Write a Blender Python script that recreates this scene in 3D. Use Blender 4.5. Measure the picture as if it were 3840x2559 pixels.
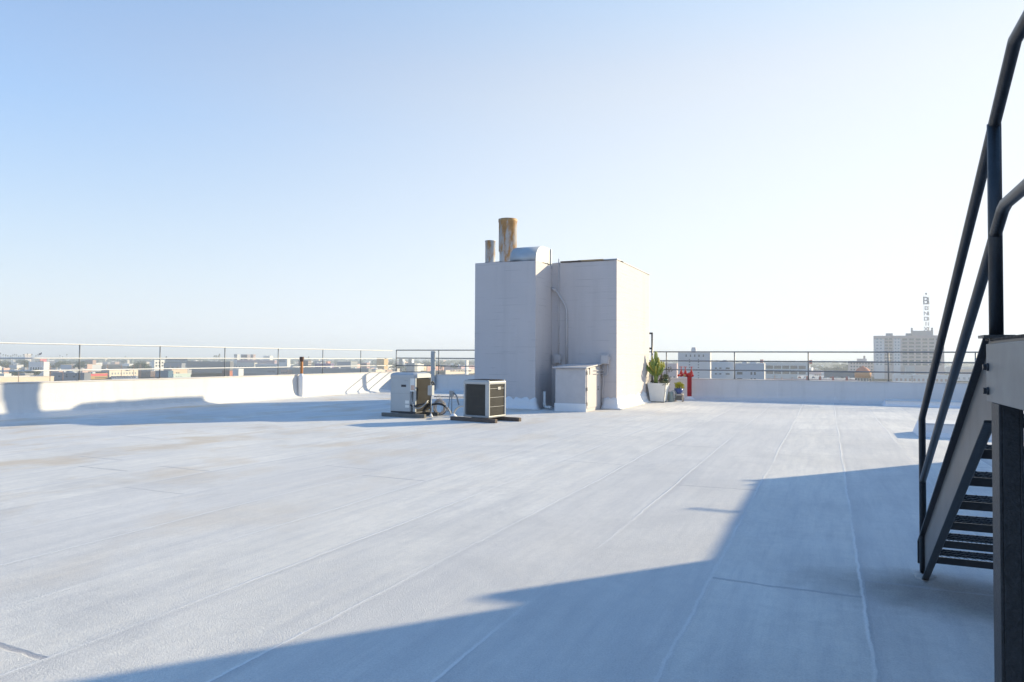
import bpy, bmesh, math, random
from mathutils import Vector, Matrix
R = math.radians
random.seed(7)
sc = bpy.context.scene
for o in list(bpy.data.objects): bpy.data.objects.remove(o)
COL = sc.collection

# ------------------------------------------------------------ camera
FPX = 2640.0                                   # focal length in photo pixels (3840 wide)
YAW, PITCH, ROLL = R(24.1), math.atan(62/FPX), 0.005
EYE = Vector((0, 0, 1.6))
cy_, sy_ = math.cos(YAW), math.sin(YAW)
cd = bpy.data.cameras.new('camera'); cam = bpy.data.objects.new('camera', cd); COL.objects.link(cam)
cd.sensor_width = 36; cd.lens = 36*FPX/3840; cd.clip_start = .05; cd.clip_end = 60000
fw = Vector((-sy_*math.cos(PITCH), cy_*math.cos(PITCH), math.sin(PITCH)))
rt = Vector((cy_, sy_, 0)); up = rt.cross(fw)
r2 = rt*math.cos(ROLL)+up*math.sin(ROLL); u2 = up*math.cos(ROLL)-rt*math.sin(ROLL)
cam.matrix_world = Matrix(((r2.x, u2.x, -fw.x, 0), (r2.y, u2.y, -fw.y, 0), (r2.z, u2.z, -fw.z, 1.6), (0, 0, 0, 1)))
sc.camera = cam

# ------------------------------------------------------------ world, sun, exposure
SUN = Vector((1.9, 2.27, 1.0)).normalized()
elev = math.asin(SUN.z); azim = math.atan2(SUN.x, SUN.y)
w = bpy.data.worlds.new('World'); sc.world = w; w.use_nodes = True
nt = w.node_tree; bg = nt.nodes['Background']
sky = nt.nodes.new('ShaderNodeTexSky'); sky.sky_type = 'NISHITA'; sky.sun_disc = False
sky.sun_elevation = elev; sky.sun_rotation = azim
sky.air_density = 1.0; sky.dust_density = 0.4; sky.ozone_density = 3.5; sky.altitude = 0
tc = nt.nodes.new('ShaderNodeTexCoord'); sp = nt.nodes.new('ShaderNodeSeparateXYZ'); nt.links.new(tc.outputs['Generated'], sp.inputs[0])
mr = nt.nodes.new('ShaderNodeMapRange'); mr.inputs['From Min'].default_value = -.02; mr.inputs['From Max'].default_value = .30; mr.inputs['To Min'].default_value = .95; mr.inputs['To Max'].default_value = 0
nt.links.new(sp.outputs[2], mr.inputs[0])
bw = nt.nodes.new('ShaderNodeRGBToBW'); nt.links.new(sky.outputs[0], bw.inputs[0])
tint = nt.nodes.new('ShaderNodeMix'); tint.data_type = 'RGBA'; tint.blend_type = 'MULTIPLY'; tint.inputs[0].default_value = 1; tint.inputs[7].default_value = (.92, .99, 1.12, 1)   # marine haze whitens the low sky
nt.links.new(bw.outputs[0], tint.inputs[6])
mx = nt.nodes.new('ShaderNodeMix'); mx.data_type = 'RGBA'; nt.links.new(mr.outputs[0], mx.inputs[0]); nt.links.new(sky.outputs[0], mx.inputs[6]); nt.links.new(tint.outputs[2], mx.inputs[7])
dt = nt.nodes.new('ShaderNodeVectorMath'); dt.operation = 'DOT_PRODUCT'; nt.links.new(tc.outputs['Generated'], dt.inputs[0]); dt.inputs[1].default_value = SUN
m2 = nt.nodes.new('ShaderNodeMapRange'); m2.interpolation_type = 'SMOOTHSTEP'
for k_, v_ in (('From Min', -.35), ('From Max', .95), ('To Min', .12), ('To Max', .95)): m2.inputs[k_].default_value = v_
nt.links.new(dt.outputs['Value'], m2.inputs[0])
t2 = nt.nodes.new('ShaderNodeMix'); t2.data_type = 'RGBA'; t2.blend_type = 'MULTIPLY'; t2.inputs[0].default_value = 1; t2.inputs[7].default_value = (1.34, 1.44, 1.56, 1)
nt.links.new(bw.outputs[0], t2.inputs[6])
m3 = nt.nodes.new('ShaderNodeMapRange'); nt.links.new(sp.outputs[2], m3.inputs[0])
for k_, v_ in (('From Min', .35), ('From Max', .75), ('To Min', 1), ('To Max', .1)): m3.inputs[k_].default_value = v_
mq = nt.nodes.new('ShaderNodeMath'); mq.operation = 'MULTIPLY'; nt.links.new(m2.outputs[0], mq.inputs[0]); nt.links.new(m3.outputs[0], mq.inputs[1])
mx2 = nt.nodes.new('ShaderNodeMix'); mx2.data_type = 'RGBA'; nt.links.new(mq.outputs[0], mx2.inputs[0]); nt.links.new(mx.outputs[2], mx2.inputs[6]); nt.links.new(t2.outputs[2], mx2.inputs[7])
mx = mx2
zb = nt.nodes.new('ShaderNodeMapRange'); nt.links.new(sp.outputs[2], zb.inputs[0]); zb.inputs['From Min'].default_value = .38; zb.inputs['From Max'].default_value = .8
zt = nt.nodes.new('ShaderNodeMix'); zt.data_type = 'RGBA'; zt.blend_type = 'MULTIPLY'; nt.links.new(zb.outputs[0], zt.inputs[0]); nt.links.new(mx.outputs[2], zt.inputs[6]); zt.inputs[7].default_value = (.70, 1.07, 1.22, 1)   # deep blue overhead
mx = zt
lum = nt.nodes.new('ShaderNodeRGBToBW'); nt.links.new(mx.outputs[2], lum.inputs[0])
def wm(op, a, b=None):
    n = nt.nodes.new('ShaderNodeMath'); n.operation = op
    for i, v in enumerate((a, b)):
        if v is None: continue
        if isinstance(v, (int, float)): n.inputs[i].default_value = v
        else: nt.links.new(v, n.inputs[i])
    return n.outputs[0]
glare = wm('DIVIDE', 1, wm('SQRT', wm('ADD', 1, wm('POWER', wm('DIVIDE', lum.outputs[0], 3.3), 2))))   # softer aureole round the sun
vs = nt.nodes.new('ShaderNodeVectorMath'); vs.operation = 'SCALE'; nt.links.new(mx.outputs[2], vs.inputs[0]); nt.links.new(glare, vs.inputs['Scale'])
nt.links.new(vs.outputs[0], bg.inputs[0]); bg.inputs[1].default_value = 0.148
HAZE = 3.5e-4
ld = bpy.data.lights.new('sun', 'SUN'); ld.energy = 3.55; ld.angle = R(0.5); ld.color = (1, .84, .55)
lo = bpy.data.objects.new('sun', ld); COL.objects.link(lo); lo.rotation_euler = SUN.to_track_quat('Z', 'Y').to_euler(); lo.location = (0, 0, 40)
sc.view_settings.view_transform = 'Standard'; sc.view_settings.look = 'None'
sc.view_settings.exposure = 1.22; sc.view_settings.gamma = 1
sc.render.engine = 'CYCLES'; sc.cycles.volume_bounces = 2

# ------------------------------------------------------------ materials
def nodes(name):
    m = bpy.data.materials.new(name); m.use_nodes = True
    t = m.node_tree; return m, t, t.nodes['Principled BSDF']
def N(t, typ, **kw):
    n = t.nodes.new(typ)
    for k, v in kw.items(): setattr(n, k, v)
    return n
def noise(t, scale, detail=4, vec=None, rough=.55, dist=0):
    n = N(t, 'ShaderNodeTexNoise'); n.inputs['Scale'].default_value = scale; n.inputs['Detail'].default_value = detail
    n.inputs['Roughness'].default_value = rough; n.inputs['Distortion'].default_value = dist
    if vec: t.links.new(vec, n.inputs['Vector'])
    return n.outputs[0]
def ramp(t, fac, p):
    n = N(t, 'ShaderNodeValToRGB'); e = n.color_ramp.elements
    while len(e) < len(p): e.new(.5)
    for i, (a, c) in enumerate(p):
        e[i].position = a; e[i].color = (c, c, c, 1) if not isinstance(c, tuple) else (*c, 1)
    t.links.new(fac, n.inputs[0]); return n.outputs[0]
def mix(t, fac, a, b, mode='MIX'):
    n = N(t, 'ShaderNodeMix', data_type='RGBA', blend_type=mode)
    for i, v in ((0, fac), (6, a), (7, b)):
        if isinstance(v, (int, float)): n.inputs[i].default_value = v
        elif isinstance(v, tuple): n.inputs[i].default_value = (*v, 1)
        else: t.links.new(v, n.inputs[i])
    return n.outputs[2]
def mth(t, op, a, b=None, c=None):
    n = N(t, 'ShaderNodeMath', operation=op)
    for i, v in enumerate((a, b, c)):
        if v is None: continue
        if isinstance(v, (int, float)): n.inputs[i].default_value = v
        else: t.links.new(v, n.inputs[i])
    return n.outputs[0]
def coords(t, scale=(1, 1, 1), kind='Object'):
    tc = N(t, 'ShaderNodeTexCoord'); mp = N(t, 'ShaderNodeMapping'); mp.inputs['Scale'].default_value = scale
    t.links.new(tc.outputs[kind], mp.inputs[0]); return mp.outputs[0]
def bump(t, b, h, strength, dist=.01):
    n = N(t, 'ShaderNodeBump'); n.inputs['Strength'].default_value = strength; n.inputs['Distance'].default_value = dist
    t.links.new(h, n.inputs['Height'])
    t.links.new(n.outputs[0], b.inputs['Normal']); return n
MC = {}
def mat(name, col, rough=.6, metal=0, var=.12, scale=6, bmp=.15, bs=60):
    if name in MC: return MC[name]
    m, t, b = nodes(name); v = coords(t)
    n1 = noise(t, scale, 5, v)
    dark = tuple(c*(1-var) for c in col); lite = tuple(min(1, c*(1+var)) for c in col)
    t.links.new(mix(t, n1, dark, lite), b.inputs['Base Color'])
    b.inputs['Roughness'].default_value = rough; b.inputs['Metallic'].default_value = metal
    if bmp: bump(t, b, noise(t, bs, 3, v), bmp, .004)
    MC[name] = m; return m

def deck_mat():
    m, t, b = nodes('white_roof_coating'); tc = N(t, 'ShaderNodeTexCoord'); sep = N(t, 'ShaderNodeSeparateXYZ')
    t.links.new(tc.outputs['Object'], sep.inputs[0]); X, Y = sep.outputs[0], sep.outputs[1]
    P = tc.outputs['Object']
    wob = mth(t, 'ADD', mth(t, 'MULTIPLY', mth(t, 'SUBTRACT', noise(t, .5, 3, P, .5), .5), .07), mth(t, 'MULTIPLY', mth(t, 'SUBTRACT', noise(t, 6, 4, P, .6), .5), .035))
    xs = mth(t, 'ADD', mth(t, 'ADD', X, wob), 18.78)             # sheets 1 m wide run away from the viewer
    fr = mth(t, 'FRACT', xs); idx = mth(t, 'FLOOR', xs)
    dist = mth(t, 'MINIMUM', fr, mth(t, 'SUBTRACT', 1, fr))
    keep = ramp(t, noise(t, .55, 3, coords(t, (1, .5, 1))), [(.40, .12), (.58, 1.0)])
    seam = mth(t, 'MULTIPLY', ramp(t, dist, [(0, 1), (.010, .9), (.022, 0)]), keep)
    edge = mth(t, 'MULTIPLY', ramp(t, fr, [(0, 0), (.006, 1), (.020, .45), (.09, 0)]), keep)
    # end laps: each sheet ends in a short cross seam
    lap = 0.0; lw = mth(t, 'MULTIPLY', mth(t, 'SUBTRACT', noise(t, 3.5, 5, P, .6), .5), .10)
    for sheet, y0, k in ((-4.28, 2.43, 1.3), (-.28, 5.32, 1), (.72, 5.72, .8), (-1.28, 9.08, 1), (-2.28, 13.1, .9), (-.28, 16.2, .9), (-10.28, 7.4, 1), (-9.28, 6.7, 1.1), (-8.28, 7.2, 1), (-5.28, 7.95, 1), (-7.28, 5.9, .7), (-6.28, 8.4, .7), (-3.28, 10.4, .7), (-12.28, 9.6, .8), (1.72, 12.4, .8), (2.72, 9.4, .8), (-4.28, 13.9, .8), (-6.28, 12.6, .6)):
        dy = mth(t, 'ABSOLUTE', mth(t, 'ADD', mth(t, 'SUBTRACT', Y, y0), lw)); dx = mth(t, 'LESS_THAN', mth(t, 'ABSOLUTE', mth(t, 'SUBTRACT', X, sheet)), .49)
        e = mth(t, 'MULTIPLY', mth(t, 'MULTIPLY', ramp(t, dy, [(0, 1), (.013, .9), (.026, 0)]), dx), k)
        lap = e if isinstance(lap, float) else mth(t, 'MAXIMUM', lap, e)
    # colour: coating, per-sheet tone, streaks, tan stains, grey grime
    big = noise(t, .35, 6, P, .6); fine = noise(t, 9, 6, P, .7); grain = noise(t, 130, 2, P)
    streak = noise(t, 1.0, 5, coords(t, (5.0, .45, 1)), .65)
    wet = N(t, 'ShaderNodeTexWhiteNoise', noise_dimensions='1D'); t.links.new(mth(t, 'ADD', idx, 31.3), wet.inputs['W'])
    c = mix(t, ramp(t, big, [(.3, 0), (.7, 1)]), (.66, .635, .59), (.84, .81, .755))
    c = mix(t, mth(t, 'MULTIPLY', wet.outputs[0], .42), c, (.52, .52, .54))
    c = mix(t, ramp(t, streak, [(.42, 0), (.68, .6)]), c, (.52, .52, .53))
    st2 = noise(t, 1.0, 6, coords(t, (14.0, 1.1, 1)), .7); c = mix(t, ramp(t, st2, [(.48, 0), (.70, .40)]), c, (.48, .48, .49))
    c = mix(t, ramp(t, fine, [(.42, 0), (.75, .4)]), c, (.50, .50, .51))
    leftish = ramp(t, mth(t, 'MULTIPLY', mth(t, 'ADD', X, 19), .06), [(.55, 1), (.95, .05)])
    tan = ramp(t, noise(t, .8, 5, coords(t, (1.0, .8, 1)), .6, .3), [(.50, 0), (.66, .75)])
    c = mix(t, mth(t, 'MULTIPLY', tan, leftish), c, (.56, .46, .34))
    grime = ramp(t, noise(t, .55, 6, coords(t, (1, 1, 1), 'Object'), .7, .5), [(.50, 0), (.70, .5)])
    c = mix(t, grime, c, (.44, .44, .45))
    # dirt collected round the stair foot
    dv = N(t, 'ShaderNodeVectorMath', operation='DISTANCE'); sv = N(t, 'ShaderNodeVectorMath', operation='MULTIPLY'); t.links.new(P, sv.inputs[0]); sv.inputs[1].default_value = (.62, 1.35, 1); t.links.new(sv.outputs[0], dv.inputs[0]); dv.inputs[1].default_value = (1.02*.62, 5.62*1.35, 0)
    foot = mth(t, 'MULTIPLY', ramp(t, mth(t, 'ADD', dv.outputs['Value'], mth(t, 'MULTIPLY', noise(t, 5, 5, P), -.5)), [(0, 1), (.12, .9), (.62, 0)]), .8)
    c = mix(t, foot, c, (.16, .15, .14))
    # hairline cracks
    vo = N(t, 'ShaderNodeTexVoronoi', feature='DISTANCE_TO_EDGE'); vo.inputs['Scale'].default_value = .45
    wv = N(t, 'ShaderNodeVectorMath', operation='ADD'); nn = N(t, 'ShaderNodeTexNoise'); nn.inputs['Scale'].default_value = 2.2; nn.inputs['Detail'].default_value = 6
    t.links.new(P, nn.inputs['Vector']); t.links.new(P, wv.inputs[0]); t.links.new(nn.outputs[1], wv.inputs[1]); t.links.new(wv.outputs[0], vo.inputs['Vector'])
    crack = mth(t, 'MULTIPLY', ramp(t, vo.outputs[0], [(0, 1), (.004, .8), (.009, 0)]), ramp(t, noise(t, .6, 2, P), [(.56, 0), (.64, .8)]))
    c = mix(t, mth(t, 'MULTIPLY', seam, .55), c, (.90, .90, .90))
    c = mix(t, mth(t, 'MULTIPLY', edge, .75), c, (.36, .36, .38))
    c = mix(t, mth(t, 'MULTIPLY', lap, .75), c, (.34, .34, .37))
    g2 = ramp(t, noise(t, 85, 4, P, .85), [(.36, 0), (.64, 1)])
    c = mix(t, g2, mix(t, .20, c, (.26, .26, .27)), mix(t, .16, c, (.95, .94, .92)))
    spk = ramp(t, noise(t, 26, 1, P), [(.80, 0), (.83, 1)]); c = mix(t, mth(t, 'MULTIPLY', spk, .6), c, (.22, .22, .22))
    t.links.new(c, b.inputs['Base Color']); b.inputs['Roughness'].default_value = .8; b.inputs['Specular IOR Level'].default_value = .12
    h = mth(t, 'ADD', mth(t, 'MULTIPLY', mth(t, 'ADD', grain, g2), .6), mth(t, 'MULTIPLY', fine, .8))
    h = mth(t, 'ADD', h, mth(t, 'MULTIPLY', seam, 1.6)); h = mth(t, 'ADD', h, mth(t, 'MULTIPLY', edge, -1.0)); h = mth(t, 'SUBTRACT', h, mth(t, 'MULTIPLY', lap, 1.4))
    bump(t, b, h, .55, .006); return m

def wall_mat(name, col, line=.5, chips=.5, drip=.0):
    m, t, b = nodes(name); P = coords(t)
    big = noise(t, .8, 5, P)
    c = mix(t, big, tuple(x*.93 for x in col), tuple(min(1, x*1.05) for x in col))
    board = ramp(t, noise(t, 1.0, 6, coords(t, (.55, .55, 9)), .75), [(.60, 0), (.68, 1)])
    c = mix(t, mth(t, 'MULTIPLY', board, .34*line), c, tuple(x*.6 for x in col))
    sx_ = N(t, 'ShaderNodeSeparateXYZ'); t.links.new(P, sx_.inputs[0])
    zl = mth(t, 'FRACT', mth(t, 'ADD', mth(t, 'MULTIPLY', sx_.outputs[2], 4.6), mth(t, 'MULTIPLY', noise(t, .9, 3, P), .25)))
    ln = mth(t, 'MULTIPLY', ramp(t, zl, [(0, 1), (.05, .7), (.11, 0)]), ramp(t, noise(t, 1.3, 4, coords(t, (1, 1, 2.4))), [(.50, 0), (.62, 1)]))
    c = mix(t, mth(t, 'MULTIPLY', ln, .42*line), c, tuple(x*.45 for x in col))
    st = ramp(t, noise(t, 1.0, 6, coords(t, (2.2, 2.2, .18)), .7), [(.48, 0), (.75, 1)]); c = mix(t, mth(t, 'MULTIPLY', st, .34*line), c, tuple(x*.72 for x in col))
    ch = ramp(t, noise(t, 3.2, 6, P, .75), [(.66, 0), (.69, 1)])
    c = mix(t, mth(t, 'MULTIPLY', ch, .45*chips), c, tuple(x*.5 for x in col))
    if drip:
        wl = ramp(t, noise(t, 1.0, 5, coords(t, (5.5, 5.5, .12)), .6), [(.66, 0), (.69, 1)]); c = mix(t, mth(t, 'MULTIPLY', wl, .5), c, (.86, .86, .86))
        dr = ramp(t, noise(t, 1.0, 6, coords(t, (3.0, 3.0, .25)), .7), [(.5, 0), (.75, 1)])
        c = mix(t, mth(t, 'MULTIPLY', dr, drip), c, tuple(x*.72 for x in col))
    t.links.new(c, b.inputs['Base Color']); b.inputs['Roughness'].default_value = .75
    h = mth(t, 'ADD', noise(t, 40, 4, P), mth(t, 'MULTIPLY', noise(t, 1.0, 5, coords(t, (.5, .5, 14)), .7), 1.6*line))
    bump(t, b, h, .45, .012); return m

def rust_mat(name, base, lo_=.42, hi=.58, metal=.3, rust=(.30, .14, .06), top_=0):
    m, t, b = nodes(name)
    n = noise(t, 2.6, 7, coords(t, (2.0, 2.0, .45)), .68)
    so = N(t, 'ShaderNodeSeparateXYZ'); t.links.new(coords(t), so.inputs[0])
    n2 = mth(t, 'ADD', n, mth(t, 'MULTIPLY', mth(t, 'SUBTRACT', so.outputs[2], top_), .10)) if top_ else n
    f = ramp(t, n2, [(lo_, 0), (hi, 1)])
    rc = mix(t, noise(t, 9, 4, coords(t)), tuple(x*.6 for x in rust), (rust[0]*1.9, rust[1]*2.1, rust[2]*2.2))
    t.links.new(mix(t, f, base, rc), b.inputs['Base Color'])
    b.inputs['Metallic'].default_value = metal; b.inputs['Roughness'].default_value = .62
    bump(t, b, n, .3, .01); return m

DECK = deck_mat()
WALL = wall_mat('lavender_grey_painted_concrete', (.56, .52, .515), 1, .8)
WHITE = wall_mat('white_coated_parapet', (.64, .64, .64), .15, .3, .4)
FLASH = wall_mat('white_sealant', (.78, .78, .79), .2, .5, .3)
EDGE = wall_mat('parapet_coping', (.62, .59, .56), .3, .6)
GALV = mat('galvanised_metal', (.42, .44, .46), .45, .25, .12, 4)
STEEL = mat('black_painted_steel', (.022, .025, .030), .34, 0, .45, 18, .5, 120)
STEELB = mat('weathered_skylit_steel_plate', (.19, .19, .185), .45, 0, .4, 6, .35, 150)  # black steel with the sky light on the beam put into its colour
STEELC = mat('speckled_black_steel', (.028, .028, .030), .5, 0, .9, 55, 1.0, 90)
STEELG = mat('worn_skylit_steel_plate', (.115, .115, .115), .42, 0, .45, 5, .35, 150)  # lighter colour stands in for sky light on stringer webs and tread mesh
RAILG = mat('grey_painted_rail', (.20, .21, .22), .5, .3, .15)
RAILW = mat('white_painted_rail', (.60, .60, .59), .45, 0, .08)
ACP = mat('grey_ac_paint', (.42, .44, .45), .45, .1, .06)
ACW = mat('light_ac_paint', (.44, .44, .43), .45, .1, .07)
ACL = mat('ac_louver_dark', (.022, .022, .023), .5, .4, .15)
ACK = mat('ac_coil_dark', (.045, .045, .05), .6, .3, .2)
FIN = mat('ac_coil_grille', (.12, .115, .105), .5, .4, .2)
WOODD = mat('weathered_timber', (.115, .085, .068), .8, 0, .45, 14, .6)
WOODG = mat('grey_weathered_timber', (.14, .135, .125), .8, 0, .45, 14, .6)
BLK = mat('black_rubber', (.02, .02, .022), .5)
CONDUIT = mat('grey_conduit', (.30, .31, .32), .45, .2)
PVC = mat('white_pvc', (.78, .78, .76), .4)
BOX = mat('painted_electrical_box', (.50, .475, .475), .5)
CABLE = mat('tan_cable', (.50, .42, .33), .5)
RED = mat('red_enamel', (.47, .016, .02), .35, 0, .2)
BRASS = mat('dull_brass', (.42, .33, .15), .4, .7)
RUST = rust_mat('rusted_galvanised', (.46, .48, .50), .48, .60, .1, (.32, .17, .065), 5.15)
RUSTO = rust_mat('orange_rust', (.45, .20, .07), .3, .7, .1, (.36, .12, .03))
PLANT = mat('white_planter_panel', (.72, .73, .72), .5, 0, .05)
CACT = mat('green_cactus', (.17, .24, .045), .5, 0, .35, 12)
CACY = mat('yellow_green_cactus', (.36, .35, .055), .5, 0, .35, 9)
STEM = mat('dry_stems', (.10, .085, .055), .8, 0, .5)
LEAFD = mat('dusky_leaves', (.10, .12, .05), .7, 0, .5, 20)
YELL = mat('yellow_green_moss_plant', (.45, .42, .02), .7, 0, .35, 30)
BLUE = mat('blue_glaze', (.035, .07, .24), .3, 0, .3)
CANM = mat('grey_green_can', (.28, .33, .31), .45, .2)
STOOL = mat('pale_wood', (.42, .36, .30), .7, 0, .2)
SOIL = mat('potting_soil', (.06, .045, .035), .95, 0, .4)
TAR = mat('dark_tar', (.03, .03, .032), .6, 0, .4)
STICK = mat('paper_label', (.75, .74, .70), .6, 0, .03)
STICKR = mat('orange_label', (.62, .42, .33), .6, 0, .1)
INK = mat('dark_print', (.03, .03, .04), .5, 0, 0)
WOODT = mat('tan_exposed_wood', (.42, .30, .17), .8, 0, .3, 10)

# ------------------------------------------------------------ mesh building
class MB:
    def __init__(s): s.bm = bmesh.new()
    def box(s, x0, x1, y0, y1, z0, z1, M=None):
        v = [s.bm.verts.new((x, y, z)) for z in (z0, z1) for x, y in ((x0, y0), (x1, y0), (x1, y1), (x0, y1))]
        for f in ((3, 2, 1, 0), (4, 5, 6, 7), (0, 1, 5, 4), (1, 2, 6, 5), (2, 3, 7, 6), (3, 0, 4, 7)): s.bm.faces.new([v[i] for i in f])
        if M: bmesh.ops.transform(s.bm, matrix=M, verts=v)
        return s
    def loft(s, rings, cap=True, smooth=True):
        vs = [[s.bm.verts.new(p) for p in r] for r in rings]; n = len(vs[0])
        for a, b in zip(vs, vs[1:]):
            for i in range(n):
                f = s.bm.faces.new((a[i], a[(i+1) % n], b[(i+1) % n], b[i])); f.smooth = smooth
        if cap: s.bm.faces.new(list(reversed(vs[0]))); s.bm.faces.new(vs[-1])
        return s
    def tube(s, pts, rad, n=10, rads=None, smooth=True, ang0=0):
        pts = [Vector(p) for p in pts]; q = [pts[0]]; rr = [rads[0] if rads else rad]
        for i, p in enumerate(pts[1:], 1):
            if (p-q[-1]).length > 1e-5: q.append(p); rr.append(rads[i] if rads else rad)
        pts = q; rings = []; t0 = (pts[1]-pts[0]).normalized()
        ref = Vector((0, 0, 1)) if abs(t0.z) < .9 else Vector((0, 1, 0))
        nrm = (ref-t0*ref.dot(t0)).normalized()
        for i, p in enumerate(pts):
            a = (pts[i]-pts[i-1]).normalized() if i else t0
            b = (pts[i+1]-pts[i]).normalized() if i < len(pts)-1 else a
            tg = (a+b).normalized() if (a+b).length > 1e-6 else a
            k = 1/max(.5, tg.dot(a))
            nrm = (nrm-tg*nrm.dot(tg)).normalized(); bn = tg.cross(nrm)
            # stretch across the mitre
            side = (b-a); st = side.normalized() if side.length > 1e-4 else None
            ring = []
            for j in range(n):
                an = ang0+2*math.pi*j/n; off = (nrm*math.cos(an)+bn*math.sin(an))*rr[i]
                if st:
                    so = (st-tg*st.dot(tg))
                    if so.length > 1e-4: so.normalize(); off += so*off.dot(so)*(k-1)
                ring.append(p+off)
            rings.append(ring)
        return s.loft(rings, True, smooth)
    def lathe(s, prof, cx=0, cy=0, n=24, smooth=True, cap=True):
        return s.loft([[(cx+r*math.cos(2*math.pi*i/n), cy+r*math.sin(2*math.pi*i/n), z) for i in range(n)] for r, z in prof], cap, smooth)
    def prism(s, poly, axis, a, b):
        # extrude a 2D polygon along axis ('x': poly is (y,z), 'y': (x,z), 'z': (x,y))
        f = {'x': lambda p, q: (q, p[0], p[1]), 'y': lambda p, q: (p[0], q, p[1]), 'z': lambda p, q: (p[0], p[1], q)}[axis]
        return s.loft([[f(p, a) for p in poly], [f(p, b) for p in poly]], True, False)
    def build(s, name, m, parent=None, bevel=0, seg=2, world=False):
        bmesh.ops.recalc_face_normals(s.bm, faces=s.bm.faces)
        me = bpy.data.meshes.new(name); s.bm.to_mesh(me); s.bm.free()
        if m: me.materials.append(m)
        o = bpy.data.objects.new(name, me); COL.objects.link(o)
        if parent:
            o.parent = parent
            if world:                                   # modelled in world coordinates: bring into the thing's own
                p, off = parent, Vector()
                while p: off = off+p.location; p = p.parent
                me.transform(Matrix.Translation(-off))
        if bevel:
            md = o.modifiers.new('b', 'BEVEL'); md.width = bevel; md.segments = seg; md.limit_method = 'ANGLE'; md.angle_limit = R(40)
            md.harden_normals = False
        return o
def tag(o, label=None, cat=None, group=None, kind=None):
    for k, v in (('label', label), ('category', cat), ('group', group), ('kind', kind)):
        if v: o[k] = v
    return o
def thing(name, label, cat, loc=(0, 0, 0), rz=0, group=None):
    """An Empty at the thing's base. Parts are modelled in the thing's own coordinates."""
    o = bpy.data.objects.new(name, None); COL.objects.link(o); o.location = loc; o.rotation_euler = (0, 0, rz); o.empty_display_size = .2
    return tag(o, label, cat, group)
def copy_tree(o, parent=None):
    c = o.copy(); COL.objects.link(c)
    if parent: c.parent = parent
    for ch in list(o.children): copy_tree(ch, c)
    return c
def arc(c, r, a0, a1, n, plane='xz'):
    out = []
    for i in range(n+1):
        a = R(a0+(a1-a0)*i/n); u, v = r*math.cos(a), r*math.sin(a)
        out.append({'xz': (c[0]+u, c[1], c[2]+v), 'yz': (c[0], c[1]+u, c[2]+v), 'xy': (c[0]+u, c[1]+v, c[2])}[plane])
    return out
def bez(p0, p1, p2, p3, n=14):
    P = [Vector(p) for p in (p0, p1, p2, p3)]
    return [P[0]*(1-t)**3+P[1]*3*t*(1-t)**2+P[2]*3*t*t*(1-t)+P[3]*t**3 for t in [i/n for i in range(n+1)]]
def kx(xs):
    """world X / world Y along the photo's column xs"""
    r = (xs-1920)/FPX; return (cy_*r-sy_)/(cy_+sy_*r)
def dep(X, Y): return -sy_*X+cy_*Y
def ray(xs, ys):
    return (fw+r2*((xs-1920)/FPX)-u2*((ys-1279.5)/FPX))
def at_depth(xs, ys, d):
    v = ray(xs, ys); h = Vector((fw.x, fw.y, 0)).normalized(); return EYE+v*(d/v.dot(h))
def on_y(xs, ys, Y): v = ray(xs, ys); return EYE+v*(Y/v.y)
def on_x(xs, ys, X): v = ray(xs, ys); return EYE+v*(X/v.x)
def on_z(xs, ys, z=0): v = ray(xs, ys); return EYE+v*((z-1.6)/v.z)
# ============================================================ roof deck and parapets
XW, YB = -18.9, 28.7
def deck_z(x, y):
    from mathutils import noise as mn
    return .028*mn.noise(Vector((x*.16, y*.16, 3)))+.010*mn.noise(Vector((x*.6, y*.5, 9)))
m = MB(); NX, NY = 110, 125; X0, X1, Y0, Y1 = XW-.2, 16, -9, YB+.2
g = []
for j in range(NY+1):
    row = []
    for i in range(NX+1):
        x, y = X0+(X1-X0)*i/NX, Y0+(Y1-Y0)*j/NY
        row.append(m.bm.verts.new((x, y, deck_z(x, y) if (x-.9)**2+(y-4.5)**2 > 9 else deck_z(x, y)*.3)))
    g.append(row)
for j in range(NY):
    for i in range(NX):
        f = m.bm.faces.new((g[j][i], g[j][i+1], g[j+1][i+1], g[j+1][i])); f.smooth = True
tag(m.build('roof_deck', DECK), kind='structure')
m = MB(); m.box(XW-.25, 16.2, -9.2, YB+.25, -20.4, -.12); tag(m.build('building_below', mat('tan_stucco', (.5, .45, .4), .8)), kind='structure')

def parapet(name, label, loc, axis, a, b, face, top, sgn):
    t = thing(name, label, 'parapet wall', loc)
    # profile: u = distance from the wall face towards the deck
    pr = [(-.24, -.1), (.38, -.03), (.24, .03), (.14, .06), (.07, .11), (.035, .2), (.015, .34), (0, .6), (0, top-.03), (-.24, top-.03)]
    m = MB(); n = 60
    rings = []
    for i in range(n+1):
        s = a+(b-a)*i/n; k = random.uniform(-.008, .008)
        rings.append([((face+sgn*(u+(k if 0 < u < .5 else 0)), s, z) if axis == 'y' else (s, face+sgn*(u+(k if 0 < u < .5 else 0)), z)) for u, z in pr])
    m.loft(rings, True, False)
    w = m.build('wall', WHITE, t, world=True)
    for p in w.data.polygons: p.use_smooth = False
    m = MB(); rings = []
    for i in range(n+1):
        s = a+(b-a)*i/n; k = random.uniform(-.005, .005)
        q = [(-.262, top-.028), (.018, top-.028+k), (.022, top+k), (-.266, top)]
        rings.append([((face+sgn*u, s, z) if axis == 'y' else (s, face+sgn*u, z)) for u, z in q])
    m.loft(rings, True, False); m.build('coping', EDGE, t, world=True)
    return t
parapet('parapet_wall', 'long sunlit white parapet wall along the left edge of the roof', (XW, 12, 0), 'y', -9, YB+.25, XW, .90, 1)
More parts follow.
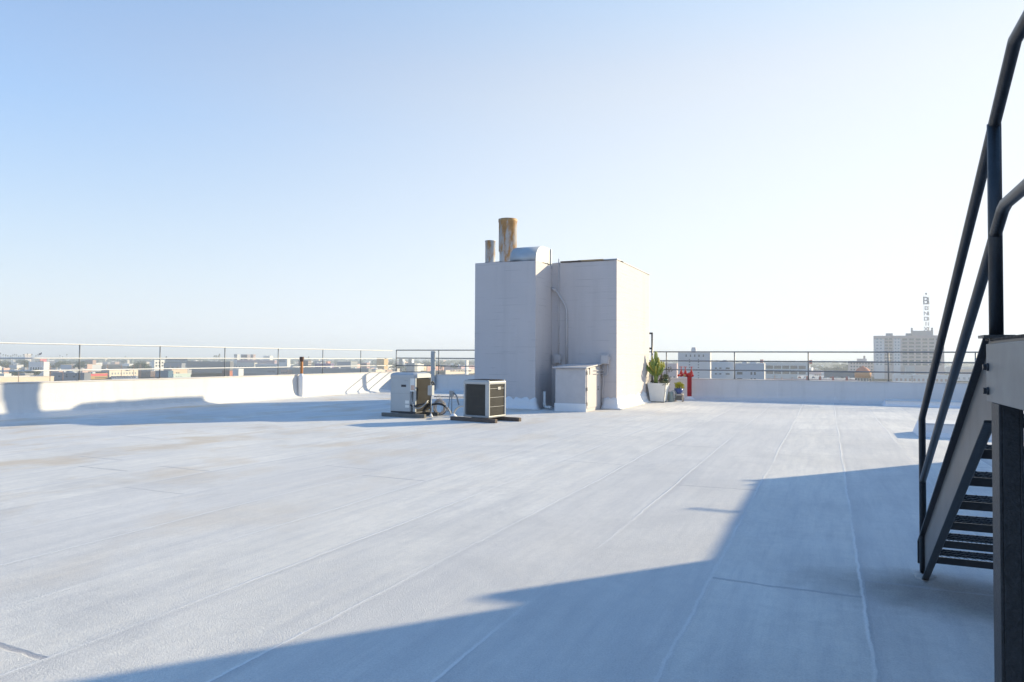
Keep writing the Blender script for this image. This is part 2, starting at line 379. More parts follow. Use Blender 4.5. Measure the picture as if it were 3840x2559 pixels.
parapet('parapet_wall', 'shaded pale parapet wall along the far edge of the roof behind the utility block', (0, YB, 0), 'x', XW+.02, 16, YB, .80, -1)

# ------------------------------------------------------------ railings on the parapets
def railing(label, loc, pts, posts, zt, z0, prof, mt, mp, rr, group=None):
    t = thing('railing', label, 'railing', loc)
    for z in zt:
        m = MB(); q = []
        for (a, b) in zip(pts, pts[1:]):
            for k in range(12): q.append((a[0]+(b[0]-a[0])*k/12, a[1]+(b[1]-a[1])*k/12, z+(random.uniform(-.006, .006) if prof else 0)))
        q.append((*pts[-1], z)); m.tube(q, rr, 8); m.build('rail', mt, t, world=True)
    for p in posts:
        m = MB(); m.tube([(*p, z0), (*p, zt[0])], rr, 8); m.box(p[0]-.06, p[0]+.06, p[1]-.06, p[1]+.06, z0-.004, z0+.012)
        m.build('post', mp, t, world=True)
    return t
railing('white three-bar railing standing on the sunlit left parapet', (XW-.12, 12, .9), [(XW-.12, -8), (XW-.12, 28.45)],
        [(XW-.12, 13.0+2.595*k) for k in range(-7, 6)], (1.905, 1.52, 1.19), .9, True, RAILW, RAILG, .018)
railing('dark three-bar railing on the far parapet left of the utility block', (-15, YB+.12, .8), [(XW-.12, YB+.12), (-8.7, YB+.12)],
        [(XW-.12, YB+.12)]+[(-5.98-2.67*k, YB+.12) for k in (1, 2, 3, 4)], (1.93, 1.55, 1.19), .8, False, RAILG, RAILG, .024)
railing('dark three-bar railing on the far parapet right of the utility block', (2, YB+.12, .8), [(-8.65, YB+.12), (15, YB+.12)],
        [(-5.98+2.67*k, YB+.12) for k in range(0, 8)], (1.865, 1.50, 1.14), .8, False, RAILG, RAILG, .024)

# ============================================================ utility block
ub = thing('utility_block', 'tall windowless lavender grey rooftop block in two steps with rusty vent stacks', 'rooftop block', (-8.2, 21.5, 0))
def rough_wall(x0, x1, y0, y1, z1, name, dz=.02):
    m = MB(); n = 14
    per = []
    for i in range(n): per.append((x0+(x1-x0)*i/n, y0))
    for i in range(n): per.append((x1, y0+(y1-y0)*i/n))
    for i in range(n): per.append((x1-(x1-x0)*i/n, y1))
    for i in range(n): per.append((x0, y1-(y1-y0)*i/n))
    m.loft([[(x, y, -.1) for x, y in per], [(x, y, z1-.12) for x, y in per], [(x, y, z1+random.uniform(-dz, dz)) for x, y in per]], True, False)
    return m.build(name, WALL, ub, world=True)
rough_wall(-10.3, -8.2, 20.1, 23.25, 4.62, 'wall')
rough_wall(-8.197, -6.02, 21.5, 25.95, 4.69, 'wall', .012)
rough_wall(-10.3, -8.203, 23.253, 27.4, 4.80, 'wall')  # unseen rear volume, sized for its shadow on the left parapet
m = MB()
for a, b, y in ((-7.9, -7.2, 21.47), ): m.box(a, b, y, y+.35, 4.70, 4.735)
m.build('exposed_board', WOODD, ub, world=True)
m = MB(); m.box(-7.3, -6.45, 21.475, 21.7, 4.70, 4.742); m.build('exposed_board', WOODT, ub, world=True)
m = MB(); m.box(-6.45, -6.0, 21.47, 22.2, 4.70, 4.73); m.box(-8.0, -6.0, 21.9, 26, 4.7, 4.72); m.build('roof_flashing', GALV, ub, world=True)
# white sealant skirts that flare out to the deck
def skirt(pts, h=.34, out=.16, jag=.05):
    m = MB(); rings = []
    P = []
    for a, b in zip(pts, pts[1:]):
        n = max(2, int((Vector(b)-Vector(a)).length/.09))
        for i in range(n): P.append((Vector(a).lerp(Vector(b), i/n), (Vector(b)-Vector(a)).normalized()))
    P.append((Vector(pts[-1]), P[-1][1]))
    for i, (p, t) in enumerate(P):
        d0 = P[max(0, i-1)][1]; tt = (t+d0).normalized(); nrm = Vector((tt.y, -tt.x)); k = 1/max(.6, nrm.dot(Vector((t.y, -t.x))))
        j = random.uniform(-jag, jag)
        def at(u, z): q = p+nrm*u*k; return (q.x, q.y, z)
        o_ = out+random.uniform(-.02, .02)
        rings.append([at(-.02, -.05), at(o_, .012), at(o_*.45, .05), at(.045, .13), at(.018, h*.6), at(.008, h+j), at(-.02, h+j)])
    m.loft(rings, True, True); return m.build('base_sealant', FLASH, ub, world=True)
skirt([(-10.3, 27.4), (-10.3, 20.1), (-8.2, 20.1), (-8.2, 20.25)])
skirt([(-6.48, 21.5), (-6.02, 21.5), (-6.02, 25.95), (-6.6, 25.95)], .36, .2)
# vent stacks
m = MB(); m.lathe([(.285, 4.5), (.285, 5.20), (.295, 5.24), (.312, 5.25), (.312, 6.25), (.328, 6.27), (.328, 6.36), (.30, 6.365), (.295, 5.8)], -10.02, 22.0, 32, True, False)
m.build('vent_stack', RUST, ub, world=True)
m = MB(); m.lathe([(.165, 4.6), (.165, 5.40), (.176, 5.405), (.176, 5.43), (.15, 5.43), (.148, 5.0)], -10.08, 20.75, 24, True, False)
m.build('vent_stack', RUST, ub, world=True)
# curved exhaust hood
pf = [(20.16, 4.58)]+[(20.16+.62-.62*math.cos(R(a)), 4.67+.47*math.sin(R(a))) for a in range(8, 91, 9)]+[(21.25, 5.15), (21.25, 4.58)]
m = MB(); m.loft([[(x, y, z) for y, z in pf] for x in (-9.1, -8.22)], True, False)
h = m.build('exhaust_hood', GALV, ub, world=True)
for p in h.data.polygons: p.use_smooth = abs(p.normal.x) < .5
m = MB(); m.box(-8.3, -8.215, 21.27, 21.33, 4.55, 5.16); m.build('hood_bracket', GALV, ub, world=True)
m = MB(); m.box(-8.25, -8.19, 21.40, 21.46, 4.5, 5.14); m.build('hood_bracket', GALV, ub, world=True)
# conduits and boxes on the front
YF = 21.5
m = MB(); m.tube([(-7.95, YF-.03, 4.82), (-7.95, YF-.03, 1.71)], .018, 8); 
for z in (4.1, 2.6, 2.05): m.box(-7.98, -7.92, YF-.05, YF, z, z+.03)
m.build('conduit', BOX, ub, world=True)
m = MB(); m.tube([(-8.19, YF-.05, 3.86), (-8.05, YF-.05, 3.80), (-7.76, YF-.05, 3.36), (-7.70, YF-.05, 3.24), (-7.67, YF-.05, 3.08), (-7.67, YF-.05, 1.35)], .034, 10)
m.tube([(-7.67, YF-.05, 2.9), (-7.67, YF-.05, 2.86)], .042, 10); m.tube([(-7.67, YF-.05, 2.0), (-7.67, YF-.05, 1.95)], .042, 10)
m.tube([(-8.20, YF-.05, 3.87), (-8.03, YF-.05, 3.77)], .05, 10); m.build('conduit', BOX, ub, world=True)
def ebox(x0, x1, z0, z1, side):
    m = MB(); m.box(x0, x1, YF-.15, YF, z0, z1); b = m.build('electrical_box', BOX, ub, bevel=.008, world=True)
    m = MB(); m.box(x0+.02, x1-.02, YF-.165, YF-.15, z0+.025, z1-.03); m.build('cover', BOX, b, bevel=.004, world=True)
    m = MB(); m.box(x1, x1+.03, YF-.12, YF-.08, z0+.12, z0+.24); m.tube([(x1+.02, YF-.10, z0+.14), (x1+.045, YF-.10, z0+.24)], .012, 6); m.build('handle', BOX, b, world=True)
    return b
ebox(-8.08, -7.86, 1.42, 1.71, 1); ebox(-6.50, -6.25, 1.41, 1.71, 1)
m = MB(); m.tube([(-8.01, YF-.04, 1.42), (-8.01, YF-.04, 1.33)], .016, 8); m.build('conduit', BOX, ub, world=True)
m = MB(); m.tube([(-6.43, YF-.05, 1.41), (-6.43, YF-.05, .80), (-6.44, YF-.05, .70), (-6.475, YF-.04, .60), (-6.48, YF-.04, .1)], .019, 8); m.build('conduit', BOX, ub, world=True)
m = MB(); m.tube([(-6.30, YF-.05, 1.41), (-6.30, YF-.05, 1.18)]+arc((-6.40, YF-.05, 1.14), .10, 0, -90, 6)+[(-6.53, YF-.05, 1.04)], .019, 8); m.build('conduit', BOX, ub, world=True)

# ------------------------------------------------------------ low shed against the block
sh = thing('storage_shed', 'low pale metal shed with a sloping lid against the front of the utility block', 'shed', (-7.0, 20.7, 0))
m = MB(); m.prism([(19.93, -.02), (19.93, 1.28), (21.47, 1.36), (21.47, -.02)], 'x', -7.48, -6.52); m.build('body', BOX, sh, bevel=.012, world=True)
m = MB(); m.prism([(19.86, 1.285), (19.86, 1.325), (21.49, 1.43), (21.49, 1.39)], 'x', -7.55, -6.47); m.build('lid', BOX, sh, bevel=.006, world=True)
m = MB(); m.box(-7.5, -6.50, 19.905, 19.93, -.02, .22+.02); m.box(-7.505, -7.48, 19.905, 20.3, -.02, .2); m.build('base_sealant', FLASH, sh, bevel=.006, world=True)
m = MB(); m.box(-6.52, -6.498, 20.0, 21.1, .10, 1.26)
d_ = m.build('door', BOX, sh, bevel=.004, world=True)
m = MB(); m.tube([(-6.485, 21.02, .62), (-6.46, 21.02, .62), (-6.46, 21.02, .72), (-6.485, 21.02, .72)], .008, 6); m.build('handle', STEEL, d_, world=True)
for z in (.18, .62, 1.1):
    m = MB(); m.tube([(-6.492, 19.985, z), (-6.492, 19.985, z+.1)], .011, 6); m.build('hinge', STEEL, d_, world=True)
m = MB(); m.box(-6.51, -6.49, 20.22, 20.26, 1.1, 1.30); m.build('latch', STEEL, sh, world=True)
m = MB(); m.tube([(-6.50, 20.55, 1.20), (-6.43, 21.45, 1.235)], .012, 6); m.tube([(-6.50, 20.55, 1.10), (-6.43, 21.45, 1.12)], .012, 6); m.build('brace', BOX, sh, world=True)

# ------------------------------------------------------------ pipes in the corner beside the shed
t = thing('drain_pipe', 'white plastic drain pipe with an elbow standing between block and shed', 'pipe', (-8.0, 20.5, 0))
m = MB(); m.tube([(-8.03, 20.45, .55), (-8.03, 20.45, .12), (-8.01, 20.44, .09), (-7.96, 20.42, .07), (-7.78, 20.4, .06)], .042, 12)
m.tube([(-8.03, 20.45, .2), (-8.03, 20.45, .11)], .054, 12); m.tube([(-7.88, 20.41, .065), (-7.80, 20.4, .06)], .054, 12); m.build('pipe', PVC, t, world=True)
t = thing('pipe_valve', 'stubby grey pipe fitting with a hand lever behind the white drain pipe', 'valve', (-7.75, 20.8, 0))
m = MB(); m.tube([(-7.75, 20.8, 0), (-7.75, 20.8, .22)], .05, 10); m.lathe([(.03, .14), (.085, .18), (.095, .26), (.07, .33), (.03, .35)], -7.75, 20.8, 14); m.tube([(-7.75, 20.8, .1), (-7.6, 20.75, .06)], .045, 10)
m.build('body', CONDUIT, t, world=True)
m = MB(); m.tube([(-7.75, 20.8, .34), (-7.76, 20.79, .40), (-7.79, 20.78, .44)], .012, 6); m.build('lever', BRASS, t, world=True)

# ============================================================ air conditioners
def sleeper(label, p, L, s, rz, mt):
    m = MB(); n = 10
    rings = [[(-L/2+L*i/n, y*s/2+random.uniform(-.004, .004), z*s*.95+random.uniform(-.003, .003)) for y, z in ((-1, .02), (1, .02), (1, 1), (-1, 1))] for i in range(n+1)]
    m.loft(rings, True, False); o = m.build('timber_sleeper', mt, bevel=.004); o.location = p; o.rotation_euler.z = rz
    return tag(o, label, 'timber', 'timbers under the air conditioners')
def ac_left():
    W, D, H = .80, .78, 1.04
    t = thing('air_conditioner', 'taller grey air conditioner with side louvers and a flat front panel, left of the pair', 'air conditioner', (-10.36, 16.44, .10), R(-1))
    x0, x1, y0, y1 = -W/2, W/2, -D/2, D/2
    m = MB(); m.box(x0, x1, y0, y1, 0, .045); m.build('base_pan', ACK, t, bevel=.006)
    m = MB(); m.box(x0+.02, x0+.62, y0, y0+.03, .045, H-.10); fp = m.build('front_panel', ACP, t, bevel=.005)
    m = MB(); m.box(x0+.34, x0+.49, y0-.006, y0+.001, .73-.03, .73+.03); m.build('handle_recess', INK, fp)
    m = MB(); m.box(x0+.02, x0+.62, y0-.002, y0+.001, .52, .525); m.build('panel_seam', CONDUIT, fp)
    for zz in (.30, .24):
        m = MB(); m.box(x0+.47, x0+.59, y0-.003, y0+.001, zz-.045 if zz > .25 else zz-.09, zz+.04 if zz > .25 else zz-.02); m.build('label_plate', STICK, fp)
    m = MB(); m.box(x0+.44, x0+.55, y0-.003, y0+.001, .862, .872); m.build('name_plate', CONDUIT, fp)
    m = MB(); m.box(x0+.615, x1-.012, y0+.004, y0+.05, .58, H-.10); sp = m.build('service_panel', STICK, t, bevel=.004)
    m = MB(); m.box(x0+.64, x1-.03, y0+.001, y0+.006, .62, .75); m.build('warning_label', STICKR, sp)
    for q in ((x0+.62, x0+.64, y0+.02, y0+.06, .045, .58), (x1-.13, x1-.05, y0+.05, y0+.08, .045, .58), (x1-.045, x1-.01, y0, y0+.045, .045, H-.1)):
        m = MB(); m.box(*q); m.build('corner_post', ACP, t)
    m = MB(); m.box(x0+.06, x1-.05, y0+.08, y1-.05, .045, H-.10); m.build('coil', ACK, t)
    for (nm, ax) in (('right', 1), ('left', -1), ('back', 0)):
        m = MB(); nz = 29
        for k in range(nz):
            z = .07+(H-.19)*k/nz
            if ax: xx = x1-.004 if ax > 0 else x0+.004; m.prism([(z, xx-ax*.0), (z+.016, xx), (z+.026, xx-ax*.022), (z+.010, xx-ax*.022)], 'y', y0+.05, y1-.02) if 0 else m.loft([[(xx, yy, z), (xx, yy, z+.014), (xx-ax*.028, yy, z+.026), (xx-ax*.028, yy, z+.012)] for yy in (y0+.05, y1-.03)], True, False)
            else: m.loft([[(xx, y1-.004, z), (xx, y1-.004, z+.014), (xx, y1-.03, z+.026), (xx, y1-.03, z+.012)] for xx in (x0+.03, x1-.03)], True, False)
        m.build('louver_panel', ACL, t)
    for q in ((x1-.03, x1, y1-.03, y1), (x0, x0+.03, y1-.03, y1), (x0, x0+.022, y0, y0+.04)):
        m = MB(); m.box(*q, .045, H-.1); m.build('corner_post', ACP, t)
    m = MB(); pts = [(x0-.01, y0-.01), (x1-.06, y0-.012), (x1+.01, y0+.06), (x1+.01, y1-.03), (x1-.03, y1+.01), (x0-.01, y1+.01)]
    ins = lambda k: [(x*k, y*k) for x, y in pts]
    m.loft([[(x, y, H-.105) for x, y in pts], [(x, y, H-.02) for x, y in pts], [(x, y, H+.02) for x, y in ins(.93)], [(x, y, H+.045) for x, y in ins(.70)]], True, False); m.build('top_cap', GALV, t, bevel=.008)
    m = MB()
    for rr in [.05+.03*k for k in range(8)]: m.tube([(rr*math.cos(R(a)), rr*math.sin(R(a)), H+.055) for a in range(0, 361, 15)], .004, 5)
    m.build('fan_grille', ACK, t)
    m = MB(); q = bez((x0+.66, y0+.0, .58), (x0+.68, y0-.10, .10), (x1+.12, y0-.05, .0), (x1+.19, y0+.30, .34), 18); m.tube(q, .020, 8)
    m.build('flexible_conduit', CONDUIT, t)
    m = MB(); m.tube([(x0+.64, y0-.01, .22), (x0+.8, y0-.03, .20), (x1+.10, y0+.1, .24), (x1+.2, y0+.3, .28)], .022, 8); m.build('refrigerant_line', BLK, t)
ac_left()
def ac_right():
    W, D, H = .80, .73, .93
    ang = R(-10.2); C = Vector((-7.61, 15.64, .10)); ex = Vector((math.cos(ang), math.sin(ang), 0)); ey = Vector((-math.sin(ang), math.cos(ang), 0))
    ctr = C-ex*W/2+ey*D/2
    t = thing('air_conditioner', 'smaller pale air conditioner wrapped in dark coil grilles, right of the pair', 'air conditioner', ctr, ang)
    x0, x1, y0, y1 = -W/2, W/2, -D/2, D/2
    m = MB(); m.box(x0, x1, y0, y1, 0, .05); m.build('base_pan', CONDUIT, t, bevel=.01)
    m = MB(); m.box(x0+.05, x1-.05, y0+.06, y1-.05, .05, H-.1); m.build('coil', ACK, t)
    def frame(a, b, nm):
        pass
    for (cx, cy) in ((x1, y0), (x1, y1), (x0, y0), (x0, y1)):
        sx, sy = (-1 if cx > 0 else 1), (-1 if cy > 0 else 1); wf = .12 if (cx > 0 and cy < 0) else .05
        m = MB(); m.box(min(cx, cx+sx*wf), max(cx, cx+sx*wf), min(cy, cy+sy*.045), max(cy, cy+sy*.045), .045, H-.09); m.build('corner_post', ACW, t, bevel=.012)
    m = MB(); m.box(x0-.005, x1+.005, y0-.005, y1+.005, H-.105, H-.02); m.build('top_cap', ACW, t, bevel=.022, seg=3)
    m = MB()
    for k in range(46):
        x = x0+.055+(W-.18)*k/45; m.box(x, x+.0045, y0+.022, y0+.03, .06, H-.11)
    for z in (.28, .52, .72): m.box(x0+.05, x1-.12, y0+.018, y0+.024, z, z+.004)
    m.build('front_grille', FIN, t)
    m = MB()
    for k in range(40):
        y = y0+.05+(D-.10)*k/39; m.box(x1-.03, x1-.022, y, y+.0055, .06, H-.11)
    m.build('side_grille', FIN, t)
    m = MB()
    for z in (.27, .50, .72): m.box(x1-.022, x1-.012, y0+.045, y1-.045, z, z+.008)
    g_ = m.build('grille_bars', ACW, t)
    m = MB(); m.box(x1-.012, x1-.004, .02, .14, .69, .76); m.build('name_plate', ACW, t, bevel=.003)
    m = MB()
    for k in range(34):
        y = y0+.07+(D-.14)*k/33; m.box(x0+.08, x1-.05, y, y+.006, H-.021, H+.012)
    m.build('fan_grille', ACK, t)
    for ya in (y0+.015, y1-.045):
        m = MB(); m.box(x0+.02, x1-.02, ya, ya+.03, H-.022, H+.004); m.build('top_rim', ACW, t, bevel=.008)
    for k in range(3): pass
ac_right()
sleeper('grey weathered timber under the front of the taller air conditioner', (-10.33, 16.02, 0), 1.36, .10, R(-1), WOODG)
sleeper('grey timber under the back of the taller air conditioner', (-10.30, 16.72, 0), 1.25, .10, R(-1), WOODG)
sleeper('brown timber under the front of the smaller air conditioner', (-8.06, 15.68, 0), 1.42, .10, R(-11), WOODD)
sleeper('brown timber sticking out right behind the smaller air conditioner', (-7.75, 16.33, 0), 1.50, .10, R(-10), WOODD)

# power boxes, pipes and cables between the units
p = on_y(1617, 1480, 16.35)
t = thing('disconnect_box', 'grey disconnect box on a conduit post beside the taller air conditioner', 'electrical box', (p.x, p.y, 0))
m = MB(); m.box(-.075, .06, -.06, .06, .58, .84); m.build('box', ACP, t, bevel=.006)
m = MB(); m.box(-.079, -.0745, -.05, .05, .60, .82); m.box(-.07, .055, -.066, -.06, .60, .81); m.build('cover', ACW, t)
m = MB(); m.tube([(.0, 0, .0), (.0, 0, .58)], .014, 8); m.build('post', CONDUIT, t)
m = MB(); m.lathe([(.06, -.01), (.035, .05), (.018, .09)], 0, 0, 12); m.build('base_boot', FLASH, t)
m = MB(); m.tube(arc((.0, .05, .84), .10, 100, 10, 6, 'yz'), .02, 8); m.tube([(0, .01, .93), (.03, .02, .84)], .02, 8); m.build('black_conduit', BLK, t)
p = on_y(1694, 1495, 17.6)
t = thing('junction_box', 'small pale junction box on a thin post midway between the two air conditioners', 'electrical box', (p.x, p.y, 0))
m = MB(); m.box(-.06, .06, -.04, .04, .50, .65); m.build('box', ACW, t, bevel=.005)
m = MB(); m.tube([(0, 0, 0), (0, 0, .5)], .014, 8); m.build('post', CONDUIT, t)
m = MB(); m.tube([(-.05, 0, .52), (-.08, 0, .35), (-.10, -.05, .05)], .012, 6); m.tube([(.06, 0, .6), (.15, .02, .5), (.20, .05, .25)], .022, 8); m.build('hoses', CONDUIT, t)
m = MB(); a, b = on_y(1628, 1488, 17.68), on_y(1760, 1490, 17.68); m.tube([a, b], .012, 8)
o = tag(m.build('black_pipe', BLK), 'thin black pipe running level between the two air conditioners', 'pipe')
t = thing('cable_coil', 'loose coil of tan cable hanging behind the disconnect box', 'cable', on_y(1646, 1567, 16.9))
m = MB(); random.seed(3)
for k in range(16):
    r1, r2_, cx, cz, tl = random.uniform(.13, .19), random.uniform(.15, .22), random.uniform(-.02, .03), random.uniform(.26, .31), random.uniform(-.05, .05)
    m.tube([(cx+r1*math.cos(R(a)), tl+.03*math.sin(R(a*2+k*40)), cz+r2_*math.sin(R(a))) for a in range(0, 361, 15)], .0045, 5)
m.tube(bez((-.1, 0, .45), (-.05, 0, .75), (.06, 0, .62), (.05, 0, .4)), .0045, 5); m.build('cable', CABLE, t)
def hose(label, pts, r, mt, n=16):
    m = MB(); m.tube(bez(*[Vector(q) for q in pts], n), r, 8); return tag(m.build('hose', mt), label, 'hose')
P_ = lambda x, y, Y: on_y(x, y, Y)
hose('black insulated hose arching from the cable coil down to the deck', (P_(1600, 1527, 16.6), P_(1650, 1500, 16.8), P_(1675, 1522, 16.9), P_(1692, 1552, 16.95)), .028, BLK)
hose('pale hose dropping steeply to the white deck outlet', (P_(1672, 1525, 16.85), P_(1690, 1540, 16.8), P_(1688, 1560, 16.8), P_(1700, 1563, 16.75)), .022, ACW)
hose('pale hose rising right from the deck outlet to the smaller air conditioner', (P_(1700, 1562, 16.75), P_(1702, 1540, 16.7), P_(1716, 1520, 16.6), P_(1745, 1524, 16.4)), .024, ACW)
hose('thin black hose looping under the cable coil', (P_(1626, 1540, 16.6), P_(1638, 1570, 16.5), P_(1672, 1558, 16.6), P_(1678, 1530, 16.8)), .012, BLK)
m = MB(); q = on_z(1700, 1566); m.lathe([(.12, -.01), (.09, .05), (.05, .09), (.03, .1)], q.x, q.y, 14); tag(m.build('deck_outlet', FLASH), 'white sealed pipe outlet in the deck between the air conditioners', 'roof outlet')

# ============================================================ rusty vent at the left parapet, duct at the far one
t = thing('vent_pipe', 'orange rusted vent pipe with a dark cap rising against the left parapet', 'vent pipe', (XW+.14, 21.8, 0))
m = MB(); m.lathe([(.052, .80), (.052, 1.44), (.045, 1.45)], 0, 0, 16); m.build('pipe', RUSTO, t)
m = MB(); m.lathe([(.058, 1.40), (.075, 1.45), (.086, 1.50), (.086, 1.585), (.06, 1.59)], 0, 0, 16); m.build('cap', mat('dark_rust', (.10, .05, .035), .7), t)
m = MB(); m.lathe([(.16, -.02), (.11, .05), (.115, .12), (.125, .80), (.10, .86), (.058, .90), (.056, .93)], 0, 0, 16); m.build('painted_sleeve', FLASH, t)
m = MB()
for k in range(7): m.tube([(.11*math.cos(R(a))*(1-k*.05), .11*math.sin(R(a))*(1-k*.05), .04+k*.045) for a in range(0, 361, 30)], .008, 5)
m.build('wire_strainer', GALV, t)
t = thing('duct_post', 'square grey metal duct standing behind the far railing left of the block', 'duct', (on_y(1625, 1393, YB-.12).x, YB-.14, 0))
m = MB(); m.box(-.115, .10, -.03, .05, -.02, 1.88); m.build('duct', mat('pale_grey_metal', (.33, .36, .38), .5, .1), t, bevel=.01)

# ============================================================ planter corner
t = thing('planter', 'tapered square white panel planter holding a tall cactus at the block corner', 'planter', (-5.63, 25.72, 0))
def taper(a0, a1, z0, z1): return [[(x*a, y*a, z) for x, y in ((-1, -1), (1, -1), (1, 1), (-1, 1))] for a, z in ((a0, z0), (a1, z1))]
m = MB(); m.loft(taper(.245, .34, .03, .70)+[[(x*.32, y*.32, .70) for x, y in ((-1, -1), (1, -1), (1, 1), (-1, 1))], [(x*.315, y*.315, .64) for x, y in ((-1, -1), (1, -1), (1, 1), (-1, 1))]], True, False); m.build('panels', PLANT, t, bevel=.004)
m = MB(); m.box(-.25, .25, -.25, .25, .0, .03); m.build('base_frame', STEEL, t)
for sx, sy in ((-1, -1), (1, -1), (1, 1)):
    m = MB(); m.tube([(sx*.249, sy*.249, .03), (sx*.343, sy*.343, .70)], .007, 4); m.build('corner_trim', STEEL, t)
m = MB(); m.box(-.31, .31, -.31, .31, .60, .66); m.build('soil', SOIL, t)
# cactus
t = thing('cactus', 'tall green candelabra cactus with a crown of upright arms in the white planter', 'cactus', (-5.70, 25.62, .64))
random.seed(11)
def ribbed(m, pts, rads, ribs=5):
    rings = []; pts = [Vector(p) for p in pts]
    for i, p in enumerate(pts):
        tg = ((pts[min(i+1, len(pts)-1)]-pts[max(i-1, 0)])).normalized(); n_ = (Vector((1, 0, 0))-tg*tg.x).normalized(); b_ = tg.cross(n_)
        rings.append([p+(n_*math.cos(2*math.pi*k/(ribs*4))+b_*math.sin(2*math.pi*k/(ribs*4)))*rads[i]*(1+.22*math.cos(2*math.pi*k/4)+random.uniform(-.04, .04)) for k in range(ribs*4)])
    m.loft(rings, True, True)
m = MB(); ribbed(m, [(0, 0, z) for z in (-.02, .2, .42, .6)], [.062, .060, .066, .07]); ribbed(m, [(0, 0, z) for z in (.5, .75, 1.0, 1.17, 1.22)], [.07, .066, .062, .052, .02]); m.build('trunk', CACT, t)
for k in range(34):
    a = k*2.39996; ro = .08+.24*(k/34)**.7+random.uniform(-.02, .02); h0 = random.uniform(.38, .62); h1 = random.uniform(.92, 1.16)-ro*1.15
    if h1 < h0+.3: h0 = h1-.3
    pts = [(0, 0, h0), (ro*.55*math.cos(a), ro*.55*math.sin(a), h0+.08), (ro*math.cos(a), ro*math.sin(a), h0+.22), (ro*1.08*math.cos(a), ro*1.08*math.sin(a), (h0+.2+h1)/2), (ro*1.1*math.cos(a), ro*1.1*math.sin(a), h1), (ro*1.1*math.cos(a), ro*1.1*math.sin(a), h1+.04)]
    m = MB(); rr = random.uniform(.026, .036); ribbed(m, pts, [rr*.8, rr*.9, rr*1.05, rr, rr*.8, rr*.25]); m.build('arm', random.choice([CACT, CACY, CACY]), t)
def leafclump(m, c, r, n, s, flat=.8, up_=.0):
    for k in range(n):
        d = Vector((random.gauss(0, 1), random.gauss(0, 1), random.gauss(0, 1))).normalized()*r*random.random()**.4; d.z *= flat
        p = Vector(c)+d; a = Vector((random.uniform(-1, 1), random.uniform(-1, 1), random.uniform(-.3, 1)+up_)).normalized()*s*random.uniform(.6, 1.4)
        b = a.cross(Vector((random.uniform(-1, 1), random.uniform(-1, 1), random.uniform(-1, 1)))).normalized()*s*.4
        m.bm.faces.new([m.bm.verts.new(q) for q in (p, p+a*.5+b, p+a, p+a*.5-b)])
t = thing('succulent', 'dusky trailing succulents filling the planter around the cactus trunk', 'plant', (-5.55, 25.68, .66))
m = MB()
for c in ((.12, -.18, .03), (.2, 0, .05), (.22, -.25, .02), (-.18, -.1, .02), (.05, .2, .06)): leafclump(m, c, .11, 110, .035)
m.build('leaves', LEAFD, t)
t = thing('shrub', 'tangled leafless dark shrub behind the cactus trunk', 'shrub', (-5.62, 26.35, 0))
m = MB()
for k in range(70):
    a = random.uniform(0, 6.28); x, y = .3*math.cos(a)*random.random(), .16*math.sin(a)
    q = Vector((x*.5, y*.5, .4)); P = [q]
    for j in range(5): q = q+Vector((random.uniform(-.07, .07)+.015, random.uniform(-.05, .05), random.uniform(.06, .16))); P.append(q)
    m.tube(P, .007, 4)
for k in range(7): leafclump(m, (random.uniform(-.3, .4), random.uniform(-.1, .1), random.uniform(.7, 1.2)), .14, 45, .05)
m.build('twigs', STEM, t)
m = MB(); m.lathe([(.17, 0), (.21, .42), (.19, .42)], .0, .0, 16); m.build('pot', mat('terracotta_pot', (.32, .15, .09), .8), t)
t = thing('pot', 'small dark green pot set on the planter rim right of the cactus', 'pot', (-5.38, 25.82, .66))
m = MB(); m.lathe([(.055, .0), (.075, .14), (.085, .15), (.085, .18), (.07, .18)], 0, 0, 16); m.build('pot_body', mat('dark_green_plastic', (.06, .13, .09), .4), t)
m = MB(); leafclump(m, (0, 0, .24), .10, 60, .06, 1, .5); m.build('leaves', LEAFD, t)
# watering can, stool, blue pot, yellow plant
t = thing('watering_can', 'grey green watering can with a big looped handle between planter and stool', 'watering can', (-5.28, 26.2, 0))
m = MB(); m.lathe([(.115, .0), (.12, .02), (.105, .33), (.085, .37), (.07, .37)], 0, 0, 20); m.build('body', CANM, t)
m = MB(); m.tube(bez((.03, -.02, .38), (.22, -.05, .50), (.30, -.05, .20), (.10, -.02, .10)), .013, 8); m.build('handle', CANM, t)
m = MB(); m.tube([(-.08, 0, .12), (-.17, 0, .30), (-.22, 0, .42)], .018, 8); m.build('spout', CANM, t)
t = thing('stool', 'small pale wooden stool carrying the blue pot', 'stool', (-5.0, 26.35, 0))
m = MB(); m.box(-.15, .15, -.14, .14, .26, .29); m.build('seat', STOOL, t, bevel=.005)
for sx in (-1, 1):
    for sy in (-1, 1):
        m = MB(); m.tube([(sx*.12, sy*.11, .26), (sx*.14, sy*.12, 0)], .02, 6); m.build('leg', STOOL, t)
m = MB(); m.box(-.14, .14, -.13, -.12, .06, .24); m.build('front_board', WOODG, t)
t = thing('pot', 'blue glazed bowl pot on the wooden stool', 'pot', (-5.02, 26.33, .29))
m = MB(); m.loft([[(a*math.cos(R(q)), a*math.sin(R(q)), z) for q in range(0, 360, 20)] for a, z in ((.10, 0), (.15, .09), (.165, .20), (.15, .20))], True, True); m.build('bowl', BLUE, t)
m = MB(); leafclump(m, (0, 0, .2), .12, 50, .05); m.build('lower_leaves', LEAFD, t)
t = thing('flowering_plant', 'dome of bright yellow green foliage growing out of the blue pot', 'plant', (-5.0, 26.33, .5))
m = MB()
for k in range(44):
    a, rr = random.uniform(0, 6.28), .17*math.sqrt(random.random()); leafclump(m, (rr*math.cos(a), rr*math.sin(a), random.uniform(.0, .13)+.08*(1-(rr/.17)**2)), .055, 60, .024)
m.build('foliage', YELL, t)

